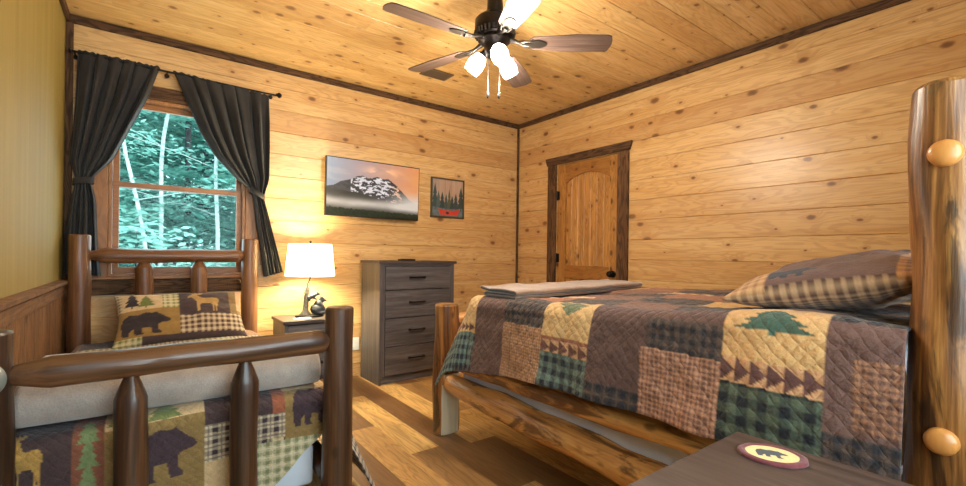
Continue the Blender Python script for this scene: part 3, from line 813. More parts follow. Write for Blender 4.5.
OL, PLUM, CRM, RUST = (142, 116, 70), (72, 56, 56), (206, 176, 132), (128, 78, 58)
GRN, DKB = (92, 104, 62), (54, 44, 46)
def paint_small(C, X, Y, Z):
    # cloth v: 0 at head ; foot edge at ye. fold height zf = drop below the edge
    W_ = .97
    # top: blocks
    for i, a in enumerate(np.arange(0, 1.95, .27)):
        for j, b in enumerate(np.arange(-.5, 1.5, .25)):
            k = (i * 5 + j * 3) % 6
            fn = [solid(PLUM), solid(OL), gingham((206, 184, 150), (70, 52, 48), .022), solid((120, 88, 60)), solid(CRM), plaid((196, 176, 132), (106, 110, 76), (220, 205, 170), .03)][k]
            C.rect(b, b + .25, a, a + .27, fn)
            if k == 1: C.fig(BEAR, b + .03, b + .22, a + .22, a + .06, DKB)
            if k == 4: C.fig(TREE, b + .06, b + .19, a + .24, a + .03, GRN)
    # side and foot drops
    C.rect(.94, 1.6, 0, 3, gingham((202, 184, 156), (52, 42, 50), .036))
    e = C.e
    xs = lambda x: x - C.x0
    def R(x0, x1, z0, z1, fn): C.rect(xs(x0), xs(x1), e + (.545 - z1), e + (.545 - z0), fn)
    def Fg(p, x0, x1, z0, z1, c): C.fig(p, xs(x0), xs(x1), e + (.545 - z0), e + (.545 - z1), c)
    R(-.5, -.185, .0, .7, solid(PLUM)); Fg(DEER, -.12 - .13, -.33, .37, .56, (176, 138, 72)); 
    R(-.185, -.105, .0, .7, solid(RUST))
    for k in range(8): Fg(TREE, -.175, -.115, .545 - .075 * (k + 1), .545 - .075 * k + .03, (112, 128, 84))
    R(-.105, .175, .5, .7, solid(CRM)); Fg(TREE, .0, .11, .49, .6, (122, 132, 78)); Fg(TREE, -.1, -.04, .5, .6, (122, 132, 78))
    R(-.105, .175, .22, .5, solid(OL)); Fg(BEAR, -.07, .15, .3, .48, (70, 54, 60))
    R(-.105, .175, .0, .22, solid(PLUM))
    R(.175, .425, .455, .7, solid(PLUM)); R(.40, .445, .455, .7, solid((150, 88, 62)))
    R(.175, .40, .32, .455, plaid((206, 188, 156), (58, 46, 56), (60, 48, 60), .042)); R(.40, .455, .36, .455, plaid((206, 188, 156), (58, 46, 56), (60, 48, 60), .042))
    R(.175, .4, .0, .32, solid(CRM))
    R(.445, .7, .545, .7, solid(CRM)); R(.445, .64, .345, .545, solid(OL)); Fg(BEAR, .475, .64, .39, .545, (66, 50, 56))
    R(.30, .7, .0, .345, plaid((206, 196, 156), (128, 132, 96), (220, 210, 180), .036))
def zs_top(x, y): return .543 + .01 * np.sin(x * 6) * np.sin(y * 4)
xs0, xs1, yfe = SBX0 + .035, SBX1 - .02, FB + .145
def ps(C, X, Y, Z):
    C.e = abs(yfe - 3.70); C.x0 = xs0; paint_small(C, X, Y, Z)
def dropF(x): return np.interp(x, [-.3, .36, .44, .52, .6], [.43, .42, .35, .265, .20])
quilt('quilt', 'patchwork quilt with moose, bear and pine tree blocks hanging over foot of the twin bed', 'quilt', xs0, xs1, 3.70, yfe, 0, zs_top,
      -.0 + .12, .50, dropF, M['quilt2'], ps, (130, 100, 70), .0046, r=.05, corner=True, flare=.42, wav=.008, end=-1, bump=.004, ff=.0)

# folded plush blanket over its foot
def folded_blanket(name, label, x0, x1, path, th, mat, cat, nx=60, wob=.006, lining=None, seed=1, skew=None, sag=None):
    """path: list of (y,z) centre line of the folded cloth seen end on, extruded along x"""
    pts = np.array(path, float)
    # resample smooth
    d = np.r_[0, np.cumsum(np.hypot(*np.diff(pts, axis=0).T))]; s = np.linspace(0, d[-1], 90)
    c = np.stack([np.interp(s, d, pts[:, 0]), np.interp(s, d, pts[:, 1])], 1)
    for _ in range(3): c[1:-1] = (c[:-2] + 2 * c[1:-1] + c[2:]) / 4
    t = np.gradient(c, axis=0); t /= np.hypot(t[:, 0], t[:, 1])[:, None]; nrm = np.stack([-t[:, 1], t[:, 0]], 1)
    ring = np.concatenate([c + nrm * th / 2, (c - nrm * th / 2)[::-1]]); n = len(ring)
    V = []
    xs_ = np.linspace(x0, x1, nx)
    for i, x in enumerate(xs_):
        e = min(i, nx - 1 - i); sh = 1 - .25 * max(0, 1 - e / 2)
        wy = wob * (fbm(np.full(n, x * 5 + seed), ring[:, 1] * 6, 2) - .5) * 4; wz = wob * (fbm(np.full(n, x * 4 + 7 + seed), ring[:, 0] * 4, 3) - .5) * 4
        yy = ring[:, 0] + wy + (skew(x) if skew else 0); zb = path[0][1] if False else ring[:, 1].min()
        zz = ring[:, 1] + np.abs(wz) * np.clip((ring[:, 1] - zb) / .05, 0, 1)
        if sag: zz = zz + sag(x)
        xx = np.full(n, x)
        cx = np.concatenate([c, c[::-1]])
        yy = cx[:, 0] + (yy - cx[:, 0]) if e > 0 else yy
        V.append(np.stack([xx, yy, zz], 1))
    V = np.concatenate(V); F = []
    for i in range(nx - 1):
        for k in range(n): F.append((i * n + k, i * n + (k + 1) % n, (i + 1) * n + (k + 1) % n, (i + 1) * n + k))
    h = n // 2
    for i in (0, nx - 1):
        for k in range(h - 1): F.append((i * n + k, i * n + k + 1, i * n + n - 2 - k, i * n + n - 1 - k))
    b = np.array([(x0 + x1) / 2, pts[:, 0].mean(), V[:, 2].min()])
    mats = [mat, lining] if lining else mat
    o = mesh_obj(name, V - b, F, mats, None, tuple(b), True)
    if lining:
        mi = []
        for i in range(nx - 1):
            for k in range(n): mi.append(1 if h <= k < n - 1 else 0)
        mi += [1] * (len(F) - len(mi)); o.data.polygons.foreach_set('material_index', mi)
    tag(o, label, cat); return o
yb0 = FB + .17
path = [(yb0 + .5, .594), (yb0 + .25, .592), (yb0 + .05, .592), (yb0 - .015, .60), (yb0 - .028, .625), (yb0 - .012, .656), (yb0 + .05, .668), (yb0 + .25, .667), (yb0 + .48, .662)]
folded_blanket('blanket', 'thick taupe plush blanket folded across foot of the twin bed', SBX0 + .022, SBX1 - .035, path, .072, M['throw'], 'blanket', wob=.005)

def paint_sp(C, s):
    U, V = C.U, C.V; w, h = .36, .20
    def N(a, b, c, d, fn): C.rect(-w + 2 * w * a, -w + 2 * w * b, -h + 2 * h * c, -h + 2 * h * d, fn)
    def Fg(p, a, b, c, d, col): C.fig(p, -w + 2 * w * a, -w + 2 * w * b, -h + 2 * h * c, -h + 2 * h * d, col)
    N(-.1, 1.1, -.1, 1.1, solid(OL)); 
    N(-.1, .36, .58, 1.1, solid(CRM)); N(-.1, .05, .5, 1.1, plaid((206, 186, 150), (120, 92, 60), (210, 190, 160), .025)); N(.34, .465, .58, 1.1, plaid((206, 190, 140), (112, 116, 66), (216, 206, 170), .03))
    Fg(TREE, .06, .19, .62, .98, DKB); Fg(TREE, .16, .29, .61, .9, (104, 112, 58))
    N(.465, .87, .42, 1.1, solid(PLUM)); Fg(DEER, .78, .53, .47, .93, (176, 140, 84))
    N(.87, .94, .42, 1.1, solid((130, 104, 66))); N(.94, 1.1, .5, 1.1, solid((212, 168, 128)))
    N(.465, 1.1, -.1, .42, gingham((206, 184, 150), (84, 56, 46), .034))
    N(-.1, .465, .1, .58, solid((150, 116, 62))); Fg(BEAR, .04, .40, .13, .52, DKB)
    N(-.1, 1.1, -.1, .1, solid(PLUM)); N(-.1, .2, -.1, .1, plaid((206, 190, 140), (112, 116, 66), (216, 206, 170), .03))
pillow('pillow', 'patchwork pillow with bear, deer and pine trees leaning on the twin headboard', 'pillow', (.195, 3.54, .688), (math.radians(46), 0, math.radians(1)), .72, .40, .15, paint_sp, M['pillowcloth'])

# ------------------------------------------------------------------ big log bed along the right wall
BX0, BX1, BH, BF = 1.53, 3.13, .182, 2.42
Bg = thing('log_bed', ((BX0 + BX1) / 2, (BH + BF) / 2, 0), 'large peeled honey coloured log bed standing along the door wall', 'bed')
HN, RL = M['log_honey'], M['log_rail']
for i, (x, y, z1, r) in enumerate(((BX0, BH, 1.545, .078), (BX1, BH, 1.55, .08))):
    log('post', (x, y, 0), (x, y, z1), r + .004, r - .002, HN, Bg, seed=41 + i, wob=.004, edge=.012, seg=40)
for i, (x, y, z1, r) in enumerate(((BX0, BF, .812, .082), (BX1, BF, .81, .082))):
    log('post', (x, y, 0), (x, y, z1), r, r - .004, HN, Bg, seed=45 + i, wob=.003, edge=.01, seg=36, flat=(.05, .43))
for i, z in enumerate((1.37, .715)):
    log('headboard_rail', (BX0 + .03, BH, z), (BX1 - .03, BH, z), .058, .055, RL, Bg, (.08, .034), (.08, .034), seed=51 + i)
    m = MB(); m.lathe([(.03, 0), (.03, .014), (.027, .021), (.018, .027), (.004, .029)], (BX0 - .074, BH + .006, z - .003), (-1, 0, .05), 28)
    o = m.build('tenon_end', M['tenon'], Bg, tuple(Bg.location), smooth=True); o['label'] = 'pale rounded tenon end'
for i, x in enumerate((1.93, 2.33, 2.73)):
    log('spindle', (x, BH, .74), (x, BH, 1.34), .045, .042, RL, Bg, (.05, .022), (.05, .022), seed=55 + i)
for i, z in enumerate((.335, .70)):
    log('footboard_rail', (BX0 + .03, BF, z), (BX1 - .03, BF, z), .052, .05, RL, Bg, (.08, .03), (.08, .03), seed=61 + i)
for j, x in enumerate((BX0 - .015, BX1)):
    log('side_rail', (x, BF - .045, .328), (x, BH + .07, .27), .062, .08, RL, Bg, (.07, .032), (.07, .034), seed=65 + j, wob=.005, bend=.01)
    log('side_rail', (x + (.01 if j == 0 else 0), BF - .045, .452), (x + (.01 if j == 0 else 0), BH + .07, .492), .036, .054, RL, Bg, (.05, .026), (.07, .034), seed=67 + j, wob=.004)
m = MB(); m.box(BX0 + .05, BX1 - .06, BH + .1, BF - .11, .30, .55)
# gathered cloth cover: gentle waves on the visible long side
o = m.build('box_spring', M['skirt'], bevel=.02, seg=3)
tag(o, 'pale lavender white box spring showing between the honey log rails', 'box spring')
m = MB(); m.box(BX0 + .04, BX1 - .06, BH + .09, BF - .42, .555, .845)
tag(m.build('mattress', M['sheet'], bevel=.05, seg=4), 'thick pale mattress under the quilt of the large log bed', 'mattress')

BRN, TAN, NVY, BLK, GRN2, CR2 = (96, 68, 58), (176, 128, 98), (50, 52, 62), (34, 34, 38), (70, 96, 84), (204, 166, 112)
chk_rust = gingham((188, 138, 108), (112, 76, 62), .017)
chk_navy = gingham((88, 70, 60), (40, 37, 40), .036)
chk_green = gingham((104, 120, 108), (36, 38, 44), .05)
chk_tan = gingham((190, 142, 100), (120, 84, 62), .014)
blk_pl = plaid((66, 56, 54), (34, 33, 38), (106, 84, 66), .05)
def paint_big(C, X, Y, Z):
    z0, Ye = .905, C.v0
    # coordinates: cv = distance from the head end (y - v0); cu: <0 on the near side (drop), >=0 on top
    def S(y0, y1, z_lo, z_hi, fn): C.rect(-(z0 - z_lo), -(z0 - z_hi), min(y0, y1) - Ye, max(y0, y1) - Ye, fn)
    def T(y0, y1, x0, x1, fn): C.rect(x0, x1, min(y0, y1) - Ye, max(y0, y1) - Ye, fn)
    ed = .06   # top/side seam sits a little onto the top
    z_top = z0 + ed
    C.rect(-1, 3, -1, 5, solid(BRN))
    # top of the bed : rows of blocks across
    kinds = [solid((120, 84, 66)), blk_pl, solid((146, 98, 72)), chk_navy, solid(CR2), chk_green, chk_rust, solid(BRN)]
    ycuts = [0, .3, .62, .9, 1.2, 1.5, 1.78, 2.1, 2.8]; xcuts = [.06, .22, .40, .62, .82, 1.05, 1.3, 1.6, 2.2]
    order = [[0,2,3,0,4,1,6,7],[1,4,0,3,2,0,1,6],[0,1,2,4,0,3,6,2],[3,0,1,2,4,1,0,5],[2,4,0,1,0,2,3,0],[1,0,3,0,2,4,1,7],[0,6,1,2,0,5,2,1],[7,2,4,0,1,0,6,2]]
    for i in range(8):
        for j in range(8):
            T(Ye + ycuts[i], Ye + ycuts[i + 1], xcuts[j], xcuts[j + 1], kinds[order[i][j]])
    # near side columns, from the foot to the head
    S(2.9, 1.96, .70, z_top, solid(CR2)); C.rect(-.20, -.155, 1.96 - Ye, 3, geese(CR2, (112, 70, 56), .055))
    S(2.9, 1.93, 0, .70, chk_green); S(2.16, 1.93, 0, .52, blk_pl)
    S(1.96, 1.73, 0, z_top, solid(BRN)); S(1.96, 1.73, 0, .46, blk_pl)
    S(1.73, 1.45, .79, z_top, chk_navy); S(1.73, 1.45, 0, .79, chk_tan)
    S(1.45, 1.18, .70, z_top, solid(CR2)); C.rect(-.215, -.15, 1.18 - Ye, 1.45 - Ye, geese((196, 150, 110), (108, 70, 58), .054)); C.rect(-.15, -.135, 1.18 - Ye, 1.45 - Ye, solid((150, 96, 70)))
    C.figT(TREE, .05, -.04, 1.2 - Ye, 1.42 - Ye, (96, 104, 76))
    S(1.45, 1.18, 0, .70, chk_green); S(1.45, 1.18, 0, .56, blk_pl)
    S(1.18, .93, 0, z_top, solid((92, 66, 58))); S(1.18, .93, 0, .63, blk_pl)
    S(.93, .665, 0, z_top, solid(BRN)); S(.93, .665, .80, .905, chk_navy); S(.95, .665, 0, .80, chk_rust)
    S(.665, .40, 0, z_top + .06, solid((206, 160, 104)))
    C.figT(TREE, -.005, .085, .64 - Ye, .42 - Ye, (66, 88, 72)); 
    n_ = 11
    C.rect(-.156, -.085, .40 - Ye, .665 - Ye, geese((200, 148, 104), (96, 62, 54), .044))
    S(.665, .40, 0, .749, chk_green_big); 
    S(.40, .0, 0, z_top + .06, solid((104, 74, 64))); S(.345, .25, .69, .87, gingham((158, 110, 80), (98, 66, 54), .018)); S(.40, .0, 0, .675, chk_navy)
    C.rect(.055, .3, -.1, .40 - Ye, blk_pl)
chk_green_big = gingham((86, 94, 74), (28, 29, 32), .055)
def zb_top(x, y): return .882 + .07 * np.clip((1.95 - y) / 1.4, 0, 1) + .010 * np.sin(x * 5 + 1) * np.sin(y * 4.3)
def dropL(y): return np.interp(y, [.2, .45, .7, .87, 1.12, 1.46, 2.0, 2.3], [.37, .38, .395, .38, .37, .37, .415, .46]) + .02
def pb(C, X, Y, Z):
    C.v0 = .25; yy = np.clip(C.V + .25, .2, 2.0); C.U = C.U + (zb_top(1.5, yy) + .034 - .905); paint_big(C, X, Y, Z)
quilt('quilt', 'brown and green patchwork quilt with pine tree and triangle blocks covering the large bed', 'quilt', BX0 - .03, BX1 - .06, .25, BF - .40, 0, zb_top,
      dropL, .4, .46, M['quilt'], pb, BRN, .0062, r=.06, corner=True, flare=.13, wav=.012, end=1, bump=.007, ff=.42)

# folded throw across its foot
yt = 1.70
path = [(yt + .02, 0.909), (yt + .26, 0.908), (yt + .285, 0.915), (yt + .26, 0.923), (yt + .03, 0.924), (yt + .008, 0.931), (yt + .03, 0.939), (yt + .28, 0.938), (yt + .31, .945)]
folded_blanket('throw_blanket', 'thin taupe throw with dark lining folded across foot of the large log bed', 1.47, 2.72, path, .0125, M['throw2'], 'throw', nx=70, wob=.009, lining=M['throw_lining'], seed=4,
               skew=lambda x: -.02 + .12 * (x - 1.47) / 1.25 , sag=lambda x: .001 + .004 * (1 - np.cos(min(max((x - 1.7) / .8, 0), 1) * PI)) / 2)

def paint_bp(C, s):
    g0 = gingham((186, 150, 112), (78, 54, 44), .03); g = lambda u, v, b: g0(u * 2.1, v, b)
    w, h = .40, .26
    C.rect(-1, 1, -1, 1, solid((104, 76, 66)))
    C.rect(-1, 1, -h - .1, -h + .15, g) if False else None
    C.rect(-1, -w + .06, -1, 1, g); C.rect(w - .10, 1, -1, 1, g)
    C.rect(-1, 1, h - .13, 1, gingham((196, 156, 108), (150, 106, 70), .03)); C.rect(-1, 1, -1, -h + .08, gingham((186, 134, 84), (120, 80, 54), .03))
    C.figT(BEAR, -w + .09, -w + .17, .13, .0, (44, 46, 58))
    if s < 0: C.rect(-1, 1, -1, 1, g)
pillow('pillow', 'brown pillow with gingham border and dark bear lying on the large quilted bed', 'pillow', (1.86, .475, 1.05), (math.radians(-11), math.radians(-2), math.radians(3)), .70, .50, .165, paint_bp, M['pillowcloth'], ex=2.2)
def paint_bp2(C, s): C.rect(-1, 1, -1, 1, gingham((120, 96, 84), (56, 50, 56), .03))
pillow('pillow', 'dark checked pillow half hidden behind the gingham bordered one on the large bed', 'pillow', (2.52, .44, 1.07), (math.radians(-12), math.radians(2), math.radians(-2)), .60, .44, .17, paint_bp2, M['pillowcloth'], n=60)
#__PART3__
# ------------------------------------------------------------------ dark laminate furniture
def bar_handle(parent, x, y, z, w=.15):
    m = MB()
    m.tube([(x - w / 2, y, z), (x - w / 2, y - .018, z), (x - w / 2 + .006, y - .024, z), (x + w / 2 - .006, y - .024, z), (x + w / 2, y - .018, z), (x + w / 2, y, z)], .006, 8)
    m.box(x - w / 2 - .006, x - w / 2 + .012, y - .004, y + 0, z - .01, z + .01); m.box(x + w / 2 - .012, x + w / 2 + .006, y - .004, y, z - .01, z + .01)
    m.box(x - w / 2, x + w / 2, y - .027, y - .02, z - .004, z + .008)
    return m.build('handle', M['bronze'], parent)
# dresser, in its own frame: front left foot at the origin
Dr = thing('dresser', (1.585, 3.575, 0), 'tall grey brown four drawer dresser against the back wall under the pictures', 'dresser', rz=math.radians(1.5))
w_, d_ = .765, .375
m = MB()
m.box(0, .022, 0, d_, 0, 1.04); m.box(w_ - .022, w_, 0, d_, 0, 1.04)
m.build_each('side_panel', M['lam_z'], Dr, bevel=.002)
MB().box(-.014, w_ + .022, -.012, d_ + .008, 1.0405, 1.066).build('top', M['lam_top'], Dr, bevel=.003)
m = MB(); m.box(.0225, w_ - .0225, d_ - .012, d_ - .004, .03, 1.04); m.build('back_panel', M['lam_x'], Dr)
m = MB(); m.box(.0225, w_ - .0225, .028, .045, .0, .068); m.box(.0225, w_ - .0225, .004, .03, 1.022, 1.04); m.build_each('rail', M['lam_x'], Dr)
m = MB(); m.box(.0225, .05, .004, .03, .07, 1.02); m.box(w_ - .05, w_ - .0225, .004, .03, .07, 1.02); m.build_each('face_stile', M['lam_z'], Dr)
zz = [.072, .322, .568, .812, 1.02]
for i in range(4):
    m = MB(); m.box(.053, w_ - .053, -.004, .016, zz[i] + .003, zz[i + 1] - .004)
    dr = m.build('drawer', M['lam_x'], Dr, bevel=.002)
    bar_handle(dr, .362, -.004, (zz[i] + zz[i + 1]) / 2 + (.01 if i < 3 else .004))

def nightstand(name, loc, w, d, h, label):
    N = thing(name, loc, label, 'nightstand')
    m = MB(); m.box(.012, .032, .014, d, 0, h - .0265); m.box(w - .032, w - .012, .014, d, 0, h - .0265); m.build_each('side_panel', M['lam_z'], N, bevel=.002)
    MB().box(0, w, 0, d + .004, h - .026, h).build('top', M['lam_y'] if h > .65 else M['lam_top'], N, bevel=.004, seg=3)
    MB().box(.0325, w - .0325, d - .012, d - .004, .05, h - .0265).build('back_panel', M['lam_x'], N)
    MB().box(.0325, w - .0325, .03, d - .0125, .16, .178).build('shelf', M['lam_x'], N)
    MB().box(.0325, w - .0325, .03, .045, 0, .05).build('rail', M['lam_x'], N)
    hh = (h - .026 - .19) / 2
    for k in range(2):
        z0 = .185 + k * hh
        m = MB(); m.box(.035, w - .035, .012, .03, z0, z0 + hh - .006)
        dr = m.build('drawer', M['lam_x'], N, bevel=.002); bar_handle(dr, w / 2, .012, z0 + hh / 2, .12)
    return N
nightstand('nightstand', (.805, 3.505, 0), .45, .395, .615, 'small dark nightstand holding the lit bear lamp in the back corner by the window')
nightstand('nightstand', (.70, .055, 0), .487, .455, .69, 'dark grey brown nightstand in the right foreground with oval bear mat on it')

# bear mug rug
nr_, ns_ = 44, 96; V = [(0, 0, .006)]; F = []
for i in range(1, nr_ + 1):
    t = i / nr_
    for k in range(ns_):
        w = 2 * PI * k / ns_; rr = t + .012 * math.sin(9 * w) * (t > .75)
        V.append((.066 * rr * math.cos(w), .054 * rr * math.sin(w), .0062 + .0022 * math.exp(-((t - .88) / .07) ** 2) - (.004 if i == nr_ else 0)))
for k in range(ns_): F.append((0, 1 + k, 1 + (k + 1) % ns_))
for i in range(nr_ - 1):
    for k in range(ns_): F.append((1 + i * ns_ + k, 1 + (i + 1) * ns_ + k, 1 + (i + 1) * ns_ + (k + 1) % ns_, 1 + i * ns_ + (k + 1) % ns_))
b0 = len(V)
for k in range(ns_): w = 2 * PI * k / ns_; V.append((.066 * math.cos(w), .054 * math.sin(w), 0))
for k in range(ns_): F.append((1 + (nr_ - 1) * ns_ + k, b0 + k, b0 + (k + 1) % ns_, 1 + (nr_ - 1) * ns_ + (k + 1) % ns_))
F.append(tuple(b0 + k for k in range(ns_))[::-1])
V = np.array(V); rad = np.hypot(V[:, 0] / .066, V[:, 1] / .054)
col = np.tile(lin((226, 190, 126)), (len(V), 1)) * (.85 + .3 * fbm(V[:, 0] * 300, V[:, 1] * 300, 2))[:, None]
col[rad > .76] = lin((104, 48, 50)) * (.8 + .4 * vnoise(V[rad > .76, 0] * 300, V[rad > .76, 1] * 300))[:, None]
k_ = inpoly((V[:, 0] + .031) / .062, (V[:, 1] + .02) / .042, BEAR); col[k_] = lin((44, 46, 48))
o = mesh_obj('coaster', V, F, vcol_mat('hooked wool', .95, 0), None, (1.095, .402, .6905), True, col=col, uv=V[:, :2])
o.rotation_euler = (0, 0, math.radians(118)); o.rotation_euler = (0, 0, math.radians(-62) + PI * 0)
tag(o, 'oval mug rug with black bear and maroon edge lying on the front nightstand', 'coaster')

# remote on the dresser, card on the back nightstand
m = MB(); m.box(-.085, .085, -.022, .022, 0, .016)
R_ = m.build('remote_control', M['black_plastic'], None, (0, 0, 0), bevel=.006, seg=3); R_.location = (1.90, 3.70, 1.0665); R_.rotation_euler = (0, 0, math.radians(8))
tag(R_, 'small dark remote control lying on top of the dresser', 'remote control')
for i in range(5):
    for j in range(2):
        MB().box(-.06 + i * .024, -.048 + i * .024, -.012 + j * .014, -.002 + j * .014, .0165, .0185).build('button', M['grey_rubber'], R_)
m = MB(); m.box(-.06, .06, -.035, .035, 0, .006)
o = m.build('card', M['paper'], None, (0, 0, 0), bevel=.002); o.location = (.965, 3.60, .6155); o.rotation_euler = (0, 0, math.radians(12))
tag(o, 'small white card lying on the nightstand in front of the bear lamp', 'card')

# ------------------------------------------------------------------ table lamp
LX, LY, LZ = 1.045, 3.70, .6155
Lp = thing('table_lamp', (LX, LY, LZ), 'lit table lamp with carved bears and tree trunk base under a cream shade', 'lamp')
lb = (LX, LY, LZ)
m = MB(); V = [];
m.lathe([(.088, 0), (.092, .006), (.09, .014), (.082, .018)], (0, 0, 0), seg=36)
m.v = [(p[0] * 1.22, p[1] * .85, p[2]) for p in m.v]
m.build('base', M['black'], Lp, smooth=True)
m = MB(); m.tube([(-.035, 0, .018), (-.034, 0, .04), (-.03, 0, .1), (-.026, .0, .17), (-.02, 0, .215), (-.018, 0, .238)], [.034, .025, .02, .018, .017, .014], 14)
for k in range(6):
    a = k * 1.05; m.tube([(-.034 + .012 * math.cos(a), .012 * math.sin(a), .05), (-.034 + .045 * math.cos(a), .03 * math.sin(a), .017)], [.011, .005], 8)
m.tube([(-.024, 0, .17), (-.05, -.01, .2)], [.008, .006], 8)
m.build('trunk', M['bark_resin'], Lp, smooth=True)
def bear(name, c, s, climbing, label):
    m = MB()
    def B(p, r, rot=None): m.ball((c[0] + p[0] * s, c[1] + p[1] * s, c[2] + p[2] * s), (r[0] * s, r[1] * s, r[2] * s), 18, 12, rot)
    if climbing:
        tilt = Matrix.Rotation(math.radians(-25), 3, 'Y')
        B((.0, 0, .0), (.5, .3, .28), tilt); B((.52, 0, .2), (.2, .19, .18)); B((.72, 0, .17), (.14, .09, .08)); B((.48, .13, .37), (.07, .05, .07)); B((.48, -.13, .37), (.07, .05, .07))
        for y in (-.2, .2): B((-.35, y, -.22), (.16, .12, .3), tilt); B((.2, y, -.2), (.3, .1, .1), Matrix.Rotation(math.radians(40), 3, 'Y'))
    else:
        B((0, 0, .36), (.44, .38, .38)); B((.12, 0, .7), (.3, .3, .3)); B((.36, 0, .98), (.22, .21, .2)); B((.55, 0, .93), (.15, .1, .09)); B((.3, .16, 1.17), (.08, .06, .08)); B((.3, -.16, 1.17), (.08, .06, .08))
        for y in (-.26, .26): B((.3, y, .12), (.36, .14, .13)); B((.36, y * .9, .5), (.12, .11, .32), Matrix.Rotation(math.radians(-25), 3, 'Y'))
    o = m.build(name, M['sculpt'], Lp, smooth=True)
    r = o.modifiers.new('fuse', 'REMESH'); r.mode = 'VOXEL'; r.voxel_size = .0028; r.use_smooth_shade = True
    sm = o.modifiers.new('soften', 'SMOOTH'); sm.factor = .5; sm.iterations = 4
    o['label'] = label; return o
bear('bear_figure', (.014, -.012, .165), .08, True, 'grey bear climbing off the trunk')
bear('bear_figure', (.05, -.012, .018), .115, False, 'grey bear sitting at foot of the trunk')
m = MB(); m.tube([(-.018, 0, .236), (-.019, 0, .262), (-.008, 0, .285), (.0, 0, .305), (0, 0, .36)], .0045, 10)
m.lathe([(.016, .35), (.016, .40), (.012, .405)], (0, 0, 0), seg=16); m.build('lamp_arm', M['black'], Lp, smooth=True)
m = MB(); m.tube([(.02, 0, .37), (.05, 0, .42), (.055, 0, .48), (.03, 0, .555), (0, 0, .585)], .0022, 6); m.tube([(-.02, 0, .37), (-.05, 0, .42), (-.055, 0, .48), (-.03, 0, .555), (0, 0, .585)], .0022, 6)
m.lathe([(.004, .585), (.009, .592), (.009, .602), (.002, .608)], (0, 0, 0), seg=12); m.build('harp', M['black'], Lp, smooth=True)
MB().ball((0, 0, .445), (.028, .028, .038)).build('bulb', M['bulb'], Lp, smooth=True)
m = MB(); zb_, zt_, rb_, rt_ = .328, .578, .186, .162; seg = 48; V = []; F = []
for (r, z) in ((rb_, zb_), (rt_, zt_), (rt_ - .002, zt_), (rb_ - .002, zb_)):
    V += [(r * math.cos(2 * PI * k / seg), r * math.sin(2 * PI * k / seg), z) for k in range(seg)]
for i in range(4):
    for k in range(seg): F.append((i * seg + k, i * seg + (k + 1) % seg, ((i + 1) % 4) * seg + (k + 1) % seg, ((i + 1) % 4) * seg + k))
mesh_obj('lamp_shade', V[:2 * seg], F[:seg], M['shade'], Lp, smooth=True)
m = MB()
for k in range(3): a = k * 2.094 + .4; m.tube([(0, 0, .583), (rt_ * math.cos(a), rt_ * math.sin(a), .574)], .0018, 6)
m.build('shade_spider', M['black'], Lp)
m = MB(); m.tube([(.02, .06, .005), (.06, .12, .004), (.12, .20, .004), (.2, .235, .002), (.226, .237, -.03), (.225, .24, -.2), (.222, .242, -.5), (.22, .244, -.613)], .003, 8); m.build('cord', M['black'], Lp)

# ------------------------------------------------------------------ television, art print, outlet
def picture_grid(n, mdim, w, h):
    u = np.linspace(0, 1, n); v = np.linspace(0, 1, mdim); U, V = np.meshgrid(u, v, indexing='ij')
    P = np.stack([(U - .5) * w, np.zeros_like(U), (V - .5) * h], -1).reshape(-1, 3)
    return U, V, P, [f[::-1] for f in grid_faces(n, mdim)]
TX0, TX1, TZ0, TZ1 = 1.222, 2.128, 1.455, 1.97
tc_ = ((TX0 + TX1) / 2, 3.925, (TZ0 + TZ1) / 2); tw, th_ = TX1 - TX0, TZ1 - TZ0
Tv = thing('television', tc_, 'wall mounted television showing a snowy mountain at sunset', 'television'); Tv.rotation_euler = (math.radians(2.0), 0, 0)
MB().box(-tw / 2, tw / 2, -.022, .010, -th_ / 2, th_ / 2).build('housing', M['black_plastic'], Tv, bevel=.004)
MB().box(-.22, .22, .011, .03, -.17, .12).build('rear_box', M['black_plastic'], Tv, bevel=.006)
m = MB(); m.box(-.06, .06, .031, .036, -.1, .1); m.box(-.03, .03, .036, .063, -.05, .05); m.build('bracket', M['black'], Tv)
U, V, P, F = picture_grid(230, 130, tw - .016, th_ - .018); P[:, 1] = -.0232
sky = lin((146, 160, 178)) * (1 - U)[..., None] + lin((232, 152, 92)) * U[..., None]
sky = sky * (1 - .5 * sstep(.35, .0, U)[..., None] * 0) 
cl = fbm(U * 5 + V * 3, V * 9, 5)
sky = sky * (1 - .6 * sstep(.42, .7, cl)[..., None]) + (lin((236, 160, 96)) * U[..., None] + lin((176, 178, 184)) * (1 - U)[..., None]) * (.6 * sstep(.42, .7, cl)[..., None])
sky = sky + lin((255, 190, 110)) * (.5 * np.exp(-((U - .56) / .16) ** 2 - ((V - .83) / .08) ** 2))[..., None] * sstep(.4, .6, fbm(U * 7, V * 8, 3))[..., None]
rx = [0, .06, .14, .24, .30, .36, .42, .47, .52, .58, .64, .70, .75, .80, .9, 1]; rz_ = [.50, .52, .60, .66, .71, .735, .70, .715, .745, .715, .73, .66, .60, .52, .36, .28]
ridge = np.interp(U, rx, rz_) + .03 * (fbm(U * 14, U * 3, 4) - .5)
mt = V < ridge
dep = ridge - V
rk = lin((70, 66, 66)) * (.5 + 1.0 * fbm(U * 22 + V * 9, V * 30, 4))[..., None]
wq = fbm(U * 9, V * 12, 4) * .5; sn = .45 * fbm(U * 20 + V * 34 + wq * 6, U * 9 - V * 6 + wq * 4, 5) + .55 * fbm(U * 30 - V * 16, V * 34 + U * 8, 4)
snow = (sn > .46 + .3 * np.abs(U - .42) ** 1.2 + .5 * np.clip(dep - .2, 0, 1) + .12 * sstep(.06, .0, dep)) & (U > .24) & (U < .80)
